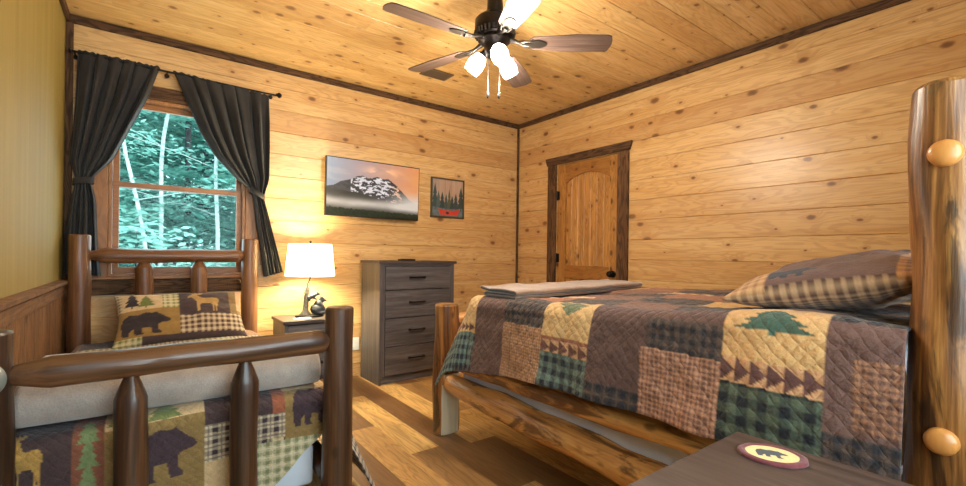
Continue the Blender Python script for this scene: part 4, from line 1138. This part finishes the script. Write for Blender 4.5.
snl = lin((226, 222, 226)) * (1 - sstep(.6, .8, U))[..., None] + lin((240, 184, 140)) * sstep(.6, .8, U)[..., None]
mc = np.where(snow[..., None], snl * (.75 + .4 * fbm(U * 30, V * 40, 2))[..., None], rk)
fh = lin((66, 62, 52)) * (.6 + .8 * fbm(U * 10, V * 26, 4))[..., None]
sl = np.interp(U, [0, .25, .5, .75, 1], [.47, .44, .36, .22, .10]); fh_m = V < sl + .04 * (fbm(U * 8, V * 2, 3) - .5)
mc = np.where(fh_m[..., None], fh, mc)
im = np.where(mt[..., None], mc, sky)
mist = np.clip(np.exp(-((V - (.25 - .03 * U + .05 * (fbm(U * 4, V * 3, 3) - .5))) / .075) ** 2) * 1.0 * (.5 + .7 * fbm(U * 5, V * 6, 4)) + sstep(.55, .95, U) * np.exp(-((V - .33) / .13) ** 2) * .75, 0, .95)
im = im * (1 - mist[..., None]) + lin((222, 212, 200)) * mist[..., None]
ft = .115 + .05 * fbm(U * 60, U * 7, 3) - .05 * U
im = np.where((V < ft)[..., None], lin((44, 50, 34)) * (.5 + 1. * fbm(U * 60, V * 30, 3))[..., None], im)
im = im * (1 - .5 * sstep(.06, .0, V) * sstep(.55, .7, U))[..., None]
mesh_obj('screen', P, F, vcol_mat('lit television picture', .3, emis=.85, spec=.3, sheen=0, dim=.12), Tv, smooth=False, col=np.clip(im, 0, 1).reshape(-1, 3))

AX0, AX1, AZ0, AZ1 = 2.305, 2.712, 1.512, 1.922
ac = ((AX0 + AX1) / 2, 3.98, (AZ0 + AZ1) / 2); aw, ah = AX1 - AX0, AZ1 - AZ0
Ar = thing('picture', ac, 'small square framed print of a red canoe before dark pine trees', 'picture')
m = MB(); f_ = .016
m.ring(1, -.012, .008, (-aw / 2, aw / 2, -ah / 2, ah / 2), (-aw / 2 + f_, aw / 2 - f_, -ah / 2 + f_, ah / 2 - f_))
m.build('frame', simple('dark olive frame wood', L4(66, 56, 38), .5), Ar, bevel=.002)
U, V, P, F = picture_grid(120, 120, aw - 2 * f_ + .004, ah - 2 * f_ + .004); P[:, 1] = -.004
g = fbm(U * 40, V * 2.5, 4)
im = lin((178, 148, 126)) * (.7 + .5 * g)[..., None]; im = im * np.where((np.abs((U * 5) % 1 - .5) > .47), .75, 1.)[..., None]
im = im * (1 - .5 * sstep(.3, .0, U)[..., None]) + lin((150, 160, 160)) * (.5 * sstep(.3, .0, U))[..., None] * .6
C = Cloth(U, V, (0, 0, 0)); C.c = im
gz = (V < .34 + .05 * fbm(U * 12, U * 5, 3)); C.c[gz] = lin((96, 108, 108)) * (.55 + .8 * fbm(U[gz] * 30, V[gz] * 30, 3))[:, None]
for (a, w, h, c) in ((-.02, .22, .86, (58, 72, 70)), (.10, .2, .62, (74, 88, 86)), (.22, .2, .6, (52, 62, 60)), (.36, .17, .54, (66, 76, 72)), (.47, .15, .70, (80, 84, 62)), (.55, .18, .5, (52, 62, 60)), (.66, .2, .58, (58, 66, 66)), (.80, .26, .80, (54, 64, 58))):
    C.fig(TREE, a, a + w, .16, .16 + h * .85, c)
CAN = np.array([(0, 1), (.06, .88), (.3, .72), (.7, .72), (.94, .88), (1, 1), (.97, .4), (.9, .05), (.1, .05), (.03, .4)])
C.fig(CAN, .2, .88, .03, .22, (186, 60, 44))
C.fig(np.array([(.0, .5), (.5, 0), (1, .5), (.5, 1)]), .42, .56, .05, .14, (60, 40, 34))
mesh_obj('print', P, F, vcol_mat('printed art board', .6, sheen=0), Ar, col=C.c.reshape(-1, 3))
o = MB().box(-.036, .036, -.006, .0, -.058, .058).build('outlet', M['white_plastic'], None, (0, 0, 0), bevel=.003); o.location = (1.535, 3.988, .30)
tag(o, 'white wall outlet plate low on the pine wall left of the dresser', 'outlet')
for dz in (-.022, .022): MB().box(-.016, .016, -.0085, -.0062, dz - .014, dz + .014).build('socket', M['white_plastic'], o, bevel=.002)

# ------------------------------------------------------------------ ceiling vent
Vt = thing('ceiling_vent', (1.96, 3.308, ZC - .0005), 'brown slatted air register in the ceiling near the back wall beyond the fan', 'vent')
m = MB(); vw, vh = .125, .082
m.ring(2, -.008, 0, (-vw, vw, -vh, vh), (-vw + .02, vw - .02, -vh + .02, vh - .02))
m.build('frame', M['register'], Vt, bevel=.002)
for i in range(9):
    y = -vh + .028 + i * .0135; MB().add([(-vw + .02, y, -.002), (vw - .02, y, -.002), (vw - .02, y + .009, -.007), (-vw + .02, y + .009, -.007), (-vw + .02, y, -.0035), (vw - .02, y, -.0035), (vw - .02, y + .009, -.0085), (-vw + .02, y + .009, -.0085)],
        [(0, 1, 2, 3), (7, 6, 5, 4), (0, 4, 5, 1), (1, 5, 6, 2), (2, 6, 7, 3), (3, 7, 4, 0)]).build('slat', M['register'], Vt)
MB().box(-vw + .01, vw - .01, -vh + .01, vh - .01, -.0012, 0).build('backing', M['black'], Vt)

# ------------------------------------------------------------------ ceiling fan
FXc, FYc, ZB = 1.552, 1.99, 2.318
Fn = thing('ceiling_fan', (FXc, FYc, ZC - .0005), 'five bladed bronze ceiling fan with three lit glass shades hanging from the pine ceiling', 'ceiling fan')
z = lambda v: v - ZC
m = MB(); m.lathe([(.074, 0), (.074, -.02), (.066, -.045), (.045, -.062), (.02, -.068)], seg=36); m.build('canopy', M['bronze'], Fn, smooth=True)
m = MB(); m.lathe([(.016, -.066), (.016, z(2.578)), (.036, z(2.574)), (.044, z(2.56)), (.046, z(2.50)), (.04, z(2.481))], seg=28); m.build('downrod', M['bronze'], Fn, smooth=True)
m = MB(); m.lathe([(.03, z(2.48)), (.05, z(2.468)), (.098, z(2.455)), (.112, z(2.44)), (.114, z(2.39)), (.108, z(2.37)), (.098, z(2.362)), (.1, z(2.352)), (.092, z(2.345)), (.075, z(2.34))], seg=48)
m.build('motor_housing', M['bronze'], Fn, smooth=True)
m = MB()
for k in range(30):
    a = 2 * PI * k / 30; m.box(.0, .0, 0, 0, 0, 0) if False else m.tube([(.113 * math.cos(a), .113 * math.sin(a), z(2.376)), (.108 * math.cos(a), .108 * math.sin(a), z(2.35))], .006, 6)
m.build('vent_band', M['iron'], Fn, smooth=True)
m = MB(); m.lathe([(.085, z(2.339)), (.088, z(2.325)), (.07, z(2.312)), (.06, z(2.30)), (.055, z(2.275)), (.06, z(2.262)), (.05, z(2.245)), (.02, z(2.238))], seg=40)
m.build('switch_housing', M['bronze'], Fn, smooth=True)
for k in range(5):
    A = math.radians(33.8 + 72 * k); ca, sa = math.cos(A), math.sin(A); pit = math.radians(-11)
    def W3(r, t, h):
        tt = t * math.cos(pit); hh = h + t * math.sin(pit)
        return (ca * r - sa * tt, sa * r + ca * tt, z(ZB) + hh)
    n = 22; r0, r1 = .195, .654; out = []
    V = []; F = []; uv = []
    def half(s):    # half width at s 0..1
        w = .05 + .022 * min(1, s / .55) if s < .55 else .072 - .004 * (s - .55) / .45
        if s < .06: w *= math.sqrt(max(0, 1 - (1 - s / .06) ** 2)) * .35 + .65
        if s > .96: w *= math.sqrt(max(0, 1 - ((s - .96) / .042) ** 2)) * .2 + .8
        return w
    for i in range(n + 1):
        s = i / n; r = r0 + (r1 - r0) * s + 0
        for t in (-1, -.5, 0, .5, 1):
            V.append(W3(r - .012 * t * t * (1 if s > .9 else 0), t * half(s), .003)); uv.append((r, t * .07))
    nb = len(V)
    V += [(p[0], p[1], p[2] - .0065) for p in V]; uv += uv
    for i in range(n):
        for j in range(4):
            q = (i * 5 + j, (i + 1) * 5 + j, (i + 1) * 5 + j + 1, i * 5 + j + 1); F += [q, tuple(x + nb for x in q[::-1])]
    rim = [i * 5 for i in range(n + 1)] + [n * 5 + j for j in range(1, 5)] + [i * 5 + 4 for i in range(n - 1, -1, -1)] + [j for j in range(3, 0, -1)]
    F += [(rim[i], rim[(i + 1) % len(rim)], rim[(i + 1) % len(rim)] + nb, rim[i] + nb) for i in range(len(rim))]
    bl = mesh_obj('blade', V, F, M['blade'], Fn, uv=uv)
    m = MB()
    m.tube([W3(.085, 0, .02), W3(.13, 0, .004), W3(.17, 0, -.008), W3(.2, 0, -.008)], [.017, .011, .012, .014], 10)
    m.tube([W3(.14, .0, .002), W3(.17, .022, -.006), W3(.21, .028, -.0075)], [.008, .006, .006], 8); m.tube([W3(.14, .0, .002), W3(.17, -.022, -.006), W3(.21, -.028, -.0075)], [.008, .006, .006], 8)
    # oval plate screwed under the blade
    pl = []; N2 = 28
    for h in (-.004, -.0095):
        for i in range(N2): w = 2 * PI * i / N2; pl.append(W3(.238 + .052 * math.cos(w), .032 * math.sin(w), h))
    m.add(pl, [tuple(range(N2)), tuple(range(2 * N2 - 1, N2 - 1, -1))] + [(i, N2 + i, N2 + (i + 1) % N2, (i + 1) % N2) for i in range(N2)])
    m.build('blade_iron', M['iron'], bl, smooth=True)
# light kit: three arms with glass shades
SH = []
for k, az in enumerate((-114, 6, 126)):
    A = math.radians(az); ca, sa = math.cos(A), math.sin(A)
    ax = Vector((ca * .62, sa * .62, -.78)).normalized(); c0 = Vector((ca * .045, sa * .045, z(2.292)))
    m = MB(); m.lathe([(.014, -.01), (.016, .0), (.016, .03), (.026, .034), (.028, .05), (.024, .056)], c0, ax, 20)
    arm = m.build('lamp_holder', M['bronze'], Fn, smooth=True)
    m = MB(); m.lathe([(0.027, 0.046), (0.036, 0.0586), (0.045, 0.0811), (0.0486, 0.1081), (0.0468, 0.1351), (0.0414, 0.1531), (0.0387, 0.1531), (0.0441, 0.1342), (0.0459, 0.1081), (0.0423, 0.082), (0.0333, 0.0604), (0.024, 0.0496)], c0, ax, 28, cap=False)
    sh = m.build('glass_shade', M['glow'], Fn, smooth=True)
    MB().ball(c0 + ax * .105, (.024, .024, .024)).build('bulb', M['bulb'], sh, smooth=True)
    SH.append(Vector((FXc, FYc, ZC)) + c0 + ax * .185)
for k, (dx, dy, ze) in enumerate(((-.03, .018, 2.045), (.022, -.018, 2.045))):
    m = MB(); m.tube([(dx, dy, z(2.25)), (dx, dy, z(ze))], .0018, 6); 
    ch = m.build('pull_chain', M['bronze'], Fn)
    m = MB(); m.lathe([(.003, 0), (.006, -.008), (.0075, -.025), (.006, -.036), (.002, -.04)], (dx, dy, z(ze)), seg=14); m.build('pull_fob', M['black'], ch, smooth=True)

# ------------------------------------------------------------------ curtain rod and curtains
RY, RZ = 3.92, 2.402
Rd = thing('curtain_rod', (.2, RY, RZ), 'thin black curtain rod spanning above the window', 'curtain rod')
m = MB(); m.tube([(-.605, 0, .008), (.62, 0, -.006)], .0075, 12); m.build('rod', M['black'], Rd, smooth=True)
for x, s in ((-.605, -1), (.62, 1)):
    MB().lathe([(.008, 0), (.013, .004), (.013, .01), (.02, .018), (.022, .028), (.014, .04), (.003, .044)], (x, 0, 0), (s, 0, 0), 18).build('finial', M['black'], Rd, smooth=True) if s > 0 else MB().lathe([(.008, 0), (.014, .004), (.014, .012), (.006, .016)], (x, 0, .008), (s, 0, 0), 18).build('finial', M['black'], Rd, smooth=True)
for x in (-.59, -.10, .592):
    m = MB(); m.tube([(x, .0, -.002), (x, .05, -.008), (x, .066, -.008), (x, .067, -.008), (x, .0695, -.008)], [.005, .005, .005, .016, .016], 12); m.build('bracket', M['black'], Rd)
def curtain(label, Lz, Rz, tie_z, phase, nf, drift=0):
    """Lz, Rz: lists (z, x) of the left and right outline from top to bottom"""
    Lz = sorted(Lz); Rz = sorted(Rz)
    nu, nv = 130, 150
    zt, zb_ = max(Lz[-1][0], Rz[-1][0]), 0
    def smooth_interp(pts, t):
        # pts over fraction of arc
        p = np.array(pts)[::-1]; s = np.linspace(0, 1, len(p)); d = np.r_[0, np.cumsum(np.hypot(*np.diff(p, axis=0).T))]; d /= d[-1]
        zz = np.interp(t, d, p[:, 0]); xx = np.interp(t, d, p[:, 1]); return zz, xx
    t = np.linspace(0, 1, nv)
    zl, xl = smooth_interp(Lz, t); zr, xr = smooth_interp(Rz, t)
    ker = np.ones(9) / 9
    sm = lambda a: np.convolve(np.pad(a, 4, 'edge'), ker, 'valid')
    zl, xl, zr, xr = map(sm, (zl, xl, zr, xr))
    u = np.linspace(0, 1, nu)
    wd = np.hypot(xr - xl, zr - zl)
    V = np.zeros((nv, nu, 3))
    for j in range(nv):
        a = .007 + .021 * sstep(.02, .18, t[j])
        zc = .5 * (zl[j] + zr[j]); near = math.exp(-((zc - tie_z) / .07) ** 2)
        uw = u + .012 * np.sin(2 * PI * u * 3 + phase + t[j] * 2)
        f = np.sin(2 * PI * nf * uw + phase) + .45 * np.sin(2 * PI * nf * 1.7 * uw + phase * 2 + t[j] * 1.5) + .3 * np.sin(2 * PI * nf * .45 * uw + 1.1)
        fx = .25 * np.cos(2 * PI * nf * uw + phase) * (wd[j] / nf) * .55 * (1 - near)
        V[j, :, 0] = xl[j] + (xr[j] - xl[j]) * u + fx * np.sin(PI * u)
        V[j, :, 1] = RY + a * f * (1 - .25 * near) - .006 * near
        V[j, :, 2] = zl[j] + (zr[j] - zl[j]) * u + (.004 * np.sin(2 * PI * nf * 2.3 * u) if j < 3 else 0)
    V[:, :, 0] = np.clip(V[:, :, 0], XL + .006, 9); V[:, :, 1] = np.clip(V[:, :, 1], 3.862, 3.961)
    F = [(j * nu + i, j * nu + i + 1, (j + 1) * nu + i + 1, (j + 1) * nu + i) for j in range(nv - 1) for i in range(nu - 1)]
    b = np.array([xl[0] * .5 + xr[0] * .5, RY, float(V[:, :, 2].min())])
    o = mesh_obj('curtain', V.reshape(-1, 3) - b, F, M['curtain'], None, tuple(b), True)
    solidify(o, .002, 0); tag(o, label, 'curtain', None)
    # tie band
    j = int(np.argmin(np.abs(.5 * (zl + zr) - tie_z))); xa, xb = xl[j], xr[j]; za, zb2 = zl[j], zr[j]
    ring = []; k_ = 40; P = []; FF = []
    for i in range(k_):
        w = 2 * PI * i / k_
        cx = (xa + xb) / 2 + (abs(xb - xa) / 2 + .007) * math.cos(w); cy = RY - .006 + .046 * math.sin(w); cz = (za + zb2) / 2 + (zb2 - za) / 2 * math.cos(w) 
        cy = min(cy, 3.966)
        for h, e in ((-.022, 0), (.022, 0)): P.append((cx - b[0], cy - b[1], cz + h - b[2]))
    for i in range(k_): n2 = (i + 1) % k_; FF.append((2 * i, 2 * n2, 2 * n2 + 1, 2 * i + 1))
    tb = mesh_obj('tieback', P, FF, M['curtain'], o, smooth=True); solidify(tb, .003, 1)
    return o
curtain('charcoal curtain panel tied back at the left of the window next to the olive wall',
        [(2.437, -.375), (2.16, -.385), (1.90, -.398), (1.70, -.412), (1.578, -.376), (1.48, -.40), (1.38, -.412), (1.186, -.428), (.96, -.432)],
        [(2.437, .063), (2.18, -.013), (1.955, -.104), (1.735, -.192), (1.587, -.305), (1.46, -.276), (1.125, -.262), (.94, -.245)], 1.575, .4, 6)
curtain('charcoal curtain panel tied back at the right of the window beside the lamp',
        [(2.432, .128), (2.228, .22), (2.024, .302), (1.853, .40), (1.69, .55), (1.61, .655), (1.55, .668), (1.35, .69), (1.15, .722), (.915, .752)],
        [(2.395, .768), (2.2, .77), (1.95, .774), (1.70, .772), (1.60, .742), (1.55, .735), (1.42, .77), (1.27, .806), (1.12, .845), (.955, .885)], 1.59, 1.3, 6.5)

# ------------------------------------------------------------------ the woods outside
struct(MB().box(-14, 18, YB + .6, 40, -1.3, -1.0).build('ground', M['ground'], base=(0, 0, 0)))
def leaves(c, n, R, size, rg, flat=.35):
    V = []; F = []
    P = rg.normal(size=(n, 3)) * np.array(R) * .5 + np.array(c)
    for p in P:
        a = rg.random() * 6.28; s = size * (.6 + .8 * rg.random()); ti = (rg.random() - .5) * 1.6
        d = np.array([math.cos(a), math.sin(a), ti * .5]); e = np.array([-math.sin(a), math.cos(a), (rg.random() - .5) * 1.4]) * .45
        b = len(V); V += [tuple(p - d * s), tuple(p + e * s), tuple(p + d * s), tuple(p - e * s)]; F.append((b, b + 1, b + 2, b + 3))
    return V, F
def tree(name, x, y, r, H, lean, curve, bark, leafm, label, seed, nl=12, per=90, lz=(.2, 5.5), spread=1.3, size=.10, group=None):
    rg = np.random.default_rng(seed)
    T = thing(name, (x, y, -1.0), label, 'tree', group)
    pts = []; rad = []; n = 22
    for i in range(n + 1):
        t = i / n
        pts.append((lean * t + curve * math.sin(t * 7 + seed) * .12 + .03 * math.sin(t * 19 + seed), .1 * math.sin(t * 5 + seed), H * t)); rad.append(r * (1 - .6 * t) * (1.5 - .5 * min(1, t * 14)))
    m = MB(); m.tube(pts, rad, 10); m.build('trunk', bark, T, smooth=True)
    LM = MB()
    for i in range(nl):
        zz_ = lz[0] + (lz[1] - lz[0]) * (i + rg.random()) / nl; t = (zz_ + 1) / H; a = rg.random() * 6.28
        px = lean * t + curve * math.sin(t * 7 + seed) * .12
        L = spread * (.5 + .7 * rg.random())
        e = (px + L * math.cos(a), L * math.sin(a) * .8, zz_ + 1 + .12 * L)
        B = MB(); B.tube([(px, 0, zz_ + 1 - .1), (px + .5 * L * math.cos(a), .4 * L * math.sin(a), zz_ + 1 + .08), e], [r * .22, r * .15, .006], 5); B.build('branch', bark, T, smooth=True)
        for q in (.45, .75, 1.0):
            V, F = leaves((px + q * L * math.cos(a), q * L * math.sin(a) * .8, zz_ + 1 + .1 * q), int(per / 3), (.66, .66, .2), size, rg); LM.add(V, F)
    LM.build('foliage', leafm, T)
    return T
tree('tree', .00, 9.0, .036, 8, -.25, 1.6, M['trunk_pale'], M['leaf_a'], 'slender pale tree seen through the window, left one of the two pale trunks close together', 1, nl=8, per=150, size=.055)
tree('tree', .13, 9.6, .042, 9, .55, 1.4, M['trunk_pale'], M['leaf_a'], 'pale leaning tree seen through the window, right one of the two pale trunks close together', 2, nl=8, per=150, size=.055)
tree('tree', 1.08, 9.4, .042, 9, -.15, .5, M['trunk_pale'], M['leaf_a'], 'pale upright tree seen near right edge of the window', 3, nl=8, per=150, size=.055)
gl = 'dark trunked leafy tree in the green woods behind the pale trunks'
spots = [(-1.3, 8.6), (-.55, 10.5), (.62, 11.2), (1.6, 10.2), (2.4, 9.1), (-1.9, 11.8), (.25, 12.8), (1.25, 13.2), (2.3, 12.4), (-.9, 14), (.9, 15.5), (2.0, 16.5), (-.2, 17.), (3.3, 14.6), (-2.2, 16), (3.2, 18), (1.3, 19), (-.8, 20.5), (2.5, 21), (.4, 22), (-2.6, 21), (4.3, 20), (3.9, 11.5), (-3, 13.5)]
for i, (x, y) in enumerate(spots):
    tree('tree', x, y, .04 + .03 * ((i * 7) % 5) / 4, 9 + y * .25, (-.4 + .8 * ((i * 3) % 7) / 6) * .5, .4, M['trunk_dark'], M['leaf_b'] if i % 3 else M['leaf_a'], gl, 20 + i, nl=18 if y < 14 else 24, per=240, lz=(-.4, 5.2 + y * .12), spread=1.1 + y * .045, size=.03 + .0055 * y, group='leafy trees in the woods outside the window')
rg = np.random.default_rng(5)
for i, (x, y, s) in enumerate(((-.9, 7.6, .8), (.45, 8.1, .9), (1.75, 7.7, .8), (-2.2, 9.4, 1.2), (3.1, 8.4, 1.1), (.9, 10.2, 1.2), (-.3, 11.3, 1.2), (2.4, 11, 1.3))):
    B = thing('bush', (x, y, -1.0), 'low leafy bush growing among the tree trunks outside the window', 'bush', 'leafy bushes under the trees outside')
    m = MB(); S_ = MB()
    for k in range(9):
        a = rg.random() * 6.28; h = s * (1.1 + .9 * rg.random()); q = .5 * s * rg.random()
        S_.tube([(0, 0, 0), (q * .5 * math.cos(a), q * .5 * math.sin(a), h * .6), (q * math.cos(a), q * math.sin(a), h)], [.02, .014, .004], 5)
        V, F = leaves((q * math.cos(a), q * math.sin(a), h), 120, (.7 * s, .6 * s, .4 * s), .055, rg); m.add(V, F)
    S_.build('stem', M['trunk_dark'], B); m.build('foliage', M['leaf_a'], B)

# ------------------------------------------------------------------ light
wd_ = bpy.data.worlds.new('World'); scn.world = wd_; wd_.use_nodes = True
nt = wd_.node_tree; nt.nodes.clear()
ou = nt.nodes.new('ShaderNodeOutputWorld'); bg = nt.nodes.new('ShaderNodeBackground')
bg.inputs[0].default_value = (.66, .86, 1., 1); bg.inputs[1].default_value = 4.6
nt.links.new(bg.outputs[0], ou.inputs[0])
def lamp(name, typ, loc, energy, color, **kw):
    d = bpy.data.lights.new(name, typ); d.energy = energy; d.color = color
    for k, v in kw.items(): setattr(d, k, v)
    o = bpy.data.objects.new(name, d); o.location = loc; COL.objects.link(o); return o
for p in SH: lamp('fan_light', 'POINT', p, 34, (1., .88, .71), shadow_soft_size=.035)
lamp('table_light', 'POINT', (LX, LY, LZ + .445), 115, (1., .87, .56), shadow_soft_size=.06)
a = lamp('fill_behind', 'AREA', ((FX0 + FX1) / 2, YF - .12, (FZ0 + FZ1) / 2), 55, (.86, .93, 1.), shape='RECTANGLE', size=FX1 - FX0, size_y=FZ1 - FZ0)  # added area lamp, cool fill from behind the viewpoint
a.rotation_euler = (math.radians(90), 0, 0)
a = lamp('daylight_window', 'AREA', ((WX0 + WX1) / 2, YB + .3, (WZ0 + WZ1) / 2), 8, (.8, .93, 1.), shape='RECTANGLE', size=WX1 - WX0, size_y=WZ1 - WZ0)
a.rotation_euler = (math.radians(-90), 0, 0)
s = lamp('sun', 'SUN', (0, 0, 20), 4.0, (.85, 1., 1.), angle=.3); s.rotation_euler = (math.radians(40), math.radians(25), 0)

# ------------------------------------------------------------------ camera
cam = bpy.data.cameras.new('Camera'); co = bpy.data.objects.new('Camera', cam); COL.objects.link(co)
f_px, yaw, roll, cy = 448.4, .642645, .0132068, 255.85
cam.sensor_fit = 'HORIZONTAL'; cam.sensor_width = 36; cam.lens = f_px * 36 / 966
cam.shift_x = 0; cam.shift_y = (cy - 243) / 966
cam.clip_start = .02; cam.clip_end = 200
co.location = (0, 0, 1.12)
fw = Vector((math.sin(yaw), math.cos(yaw), 0)); r = Vector((math.cos(yaw), -math.sin(yaw), 0)); dn = Vector((0, 0, -1))
r2 = r * math.cos(roll) - dn * math.sin(roll); d2 = r * math.sin(roll) + dn * math.cos(roll)
mw = Matrix.Identity(4)
for i in range(3): mw[i][0] = r2[i]; mw[i][1] = -d2[i]; mw[i][2] = -fw[i]
mw.translation = Vector((0, 0, 1.12)); co.matrix_world = mw
scn.camera = co
vs = scn.view_settings; vs.view_transform = 'Standard'; vs.look = 'None'; vs.gamma = 1; vs.exposure = 0.0; vs.use_curve_mapping = False
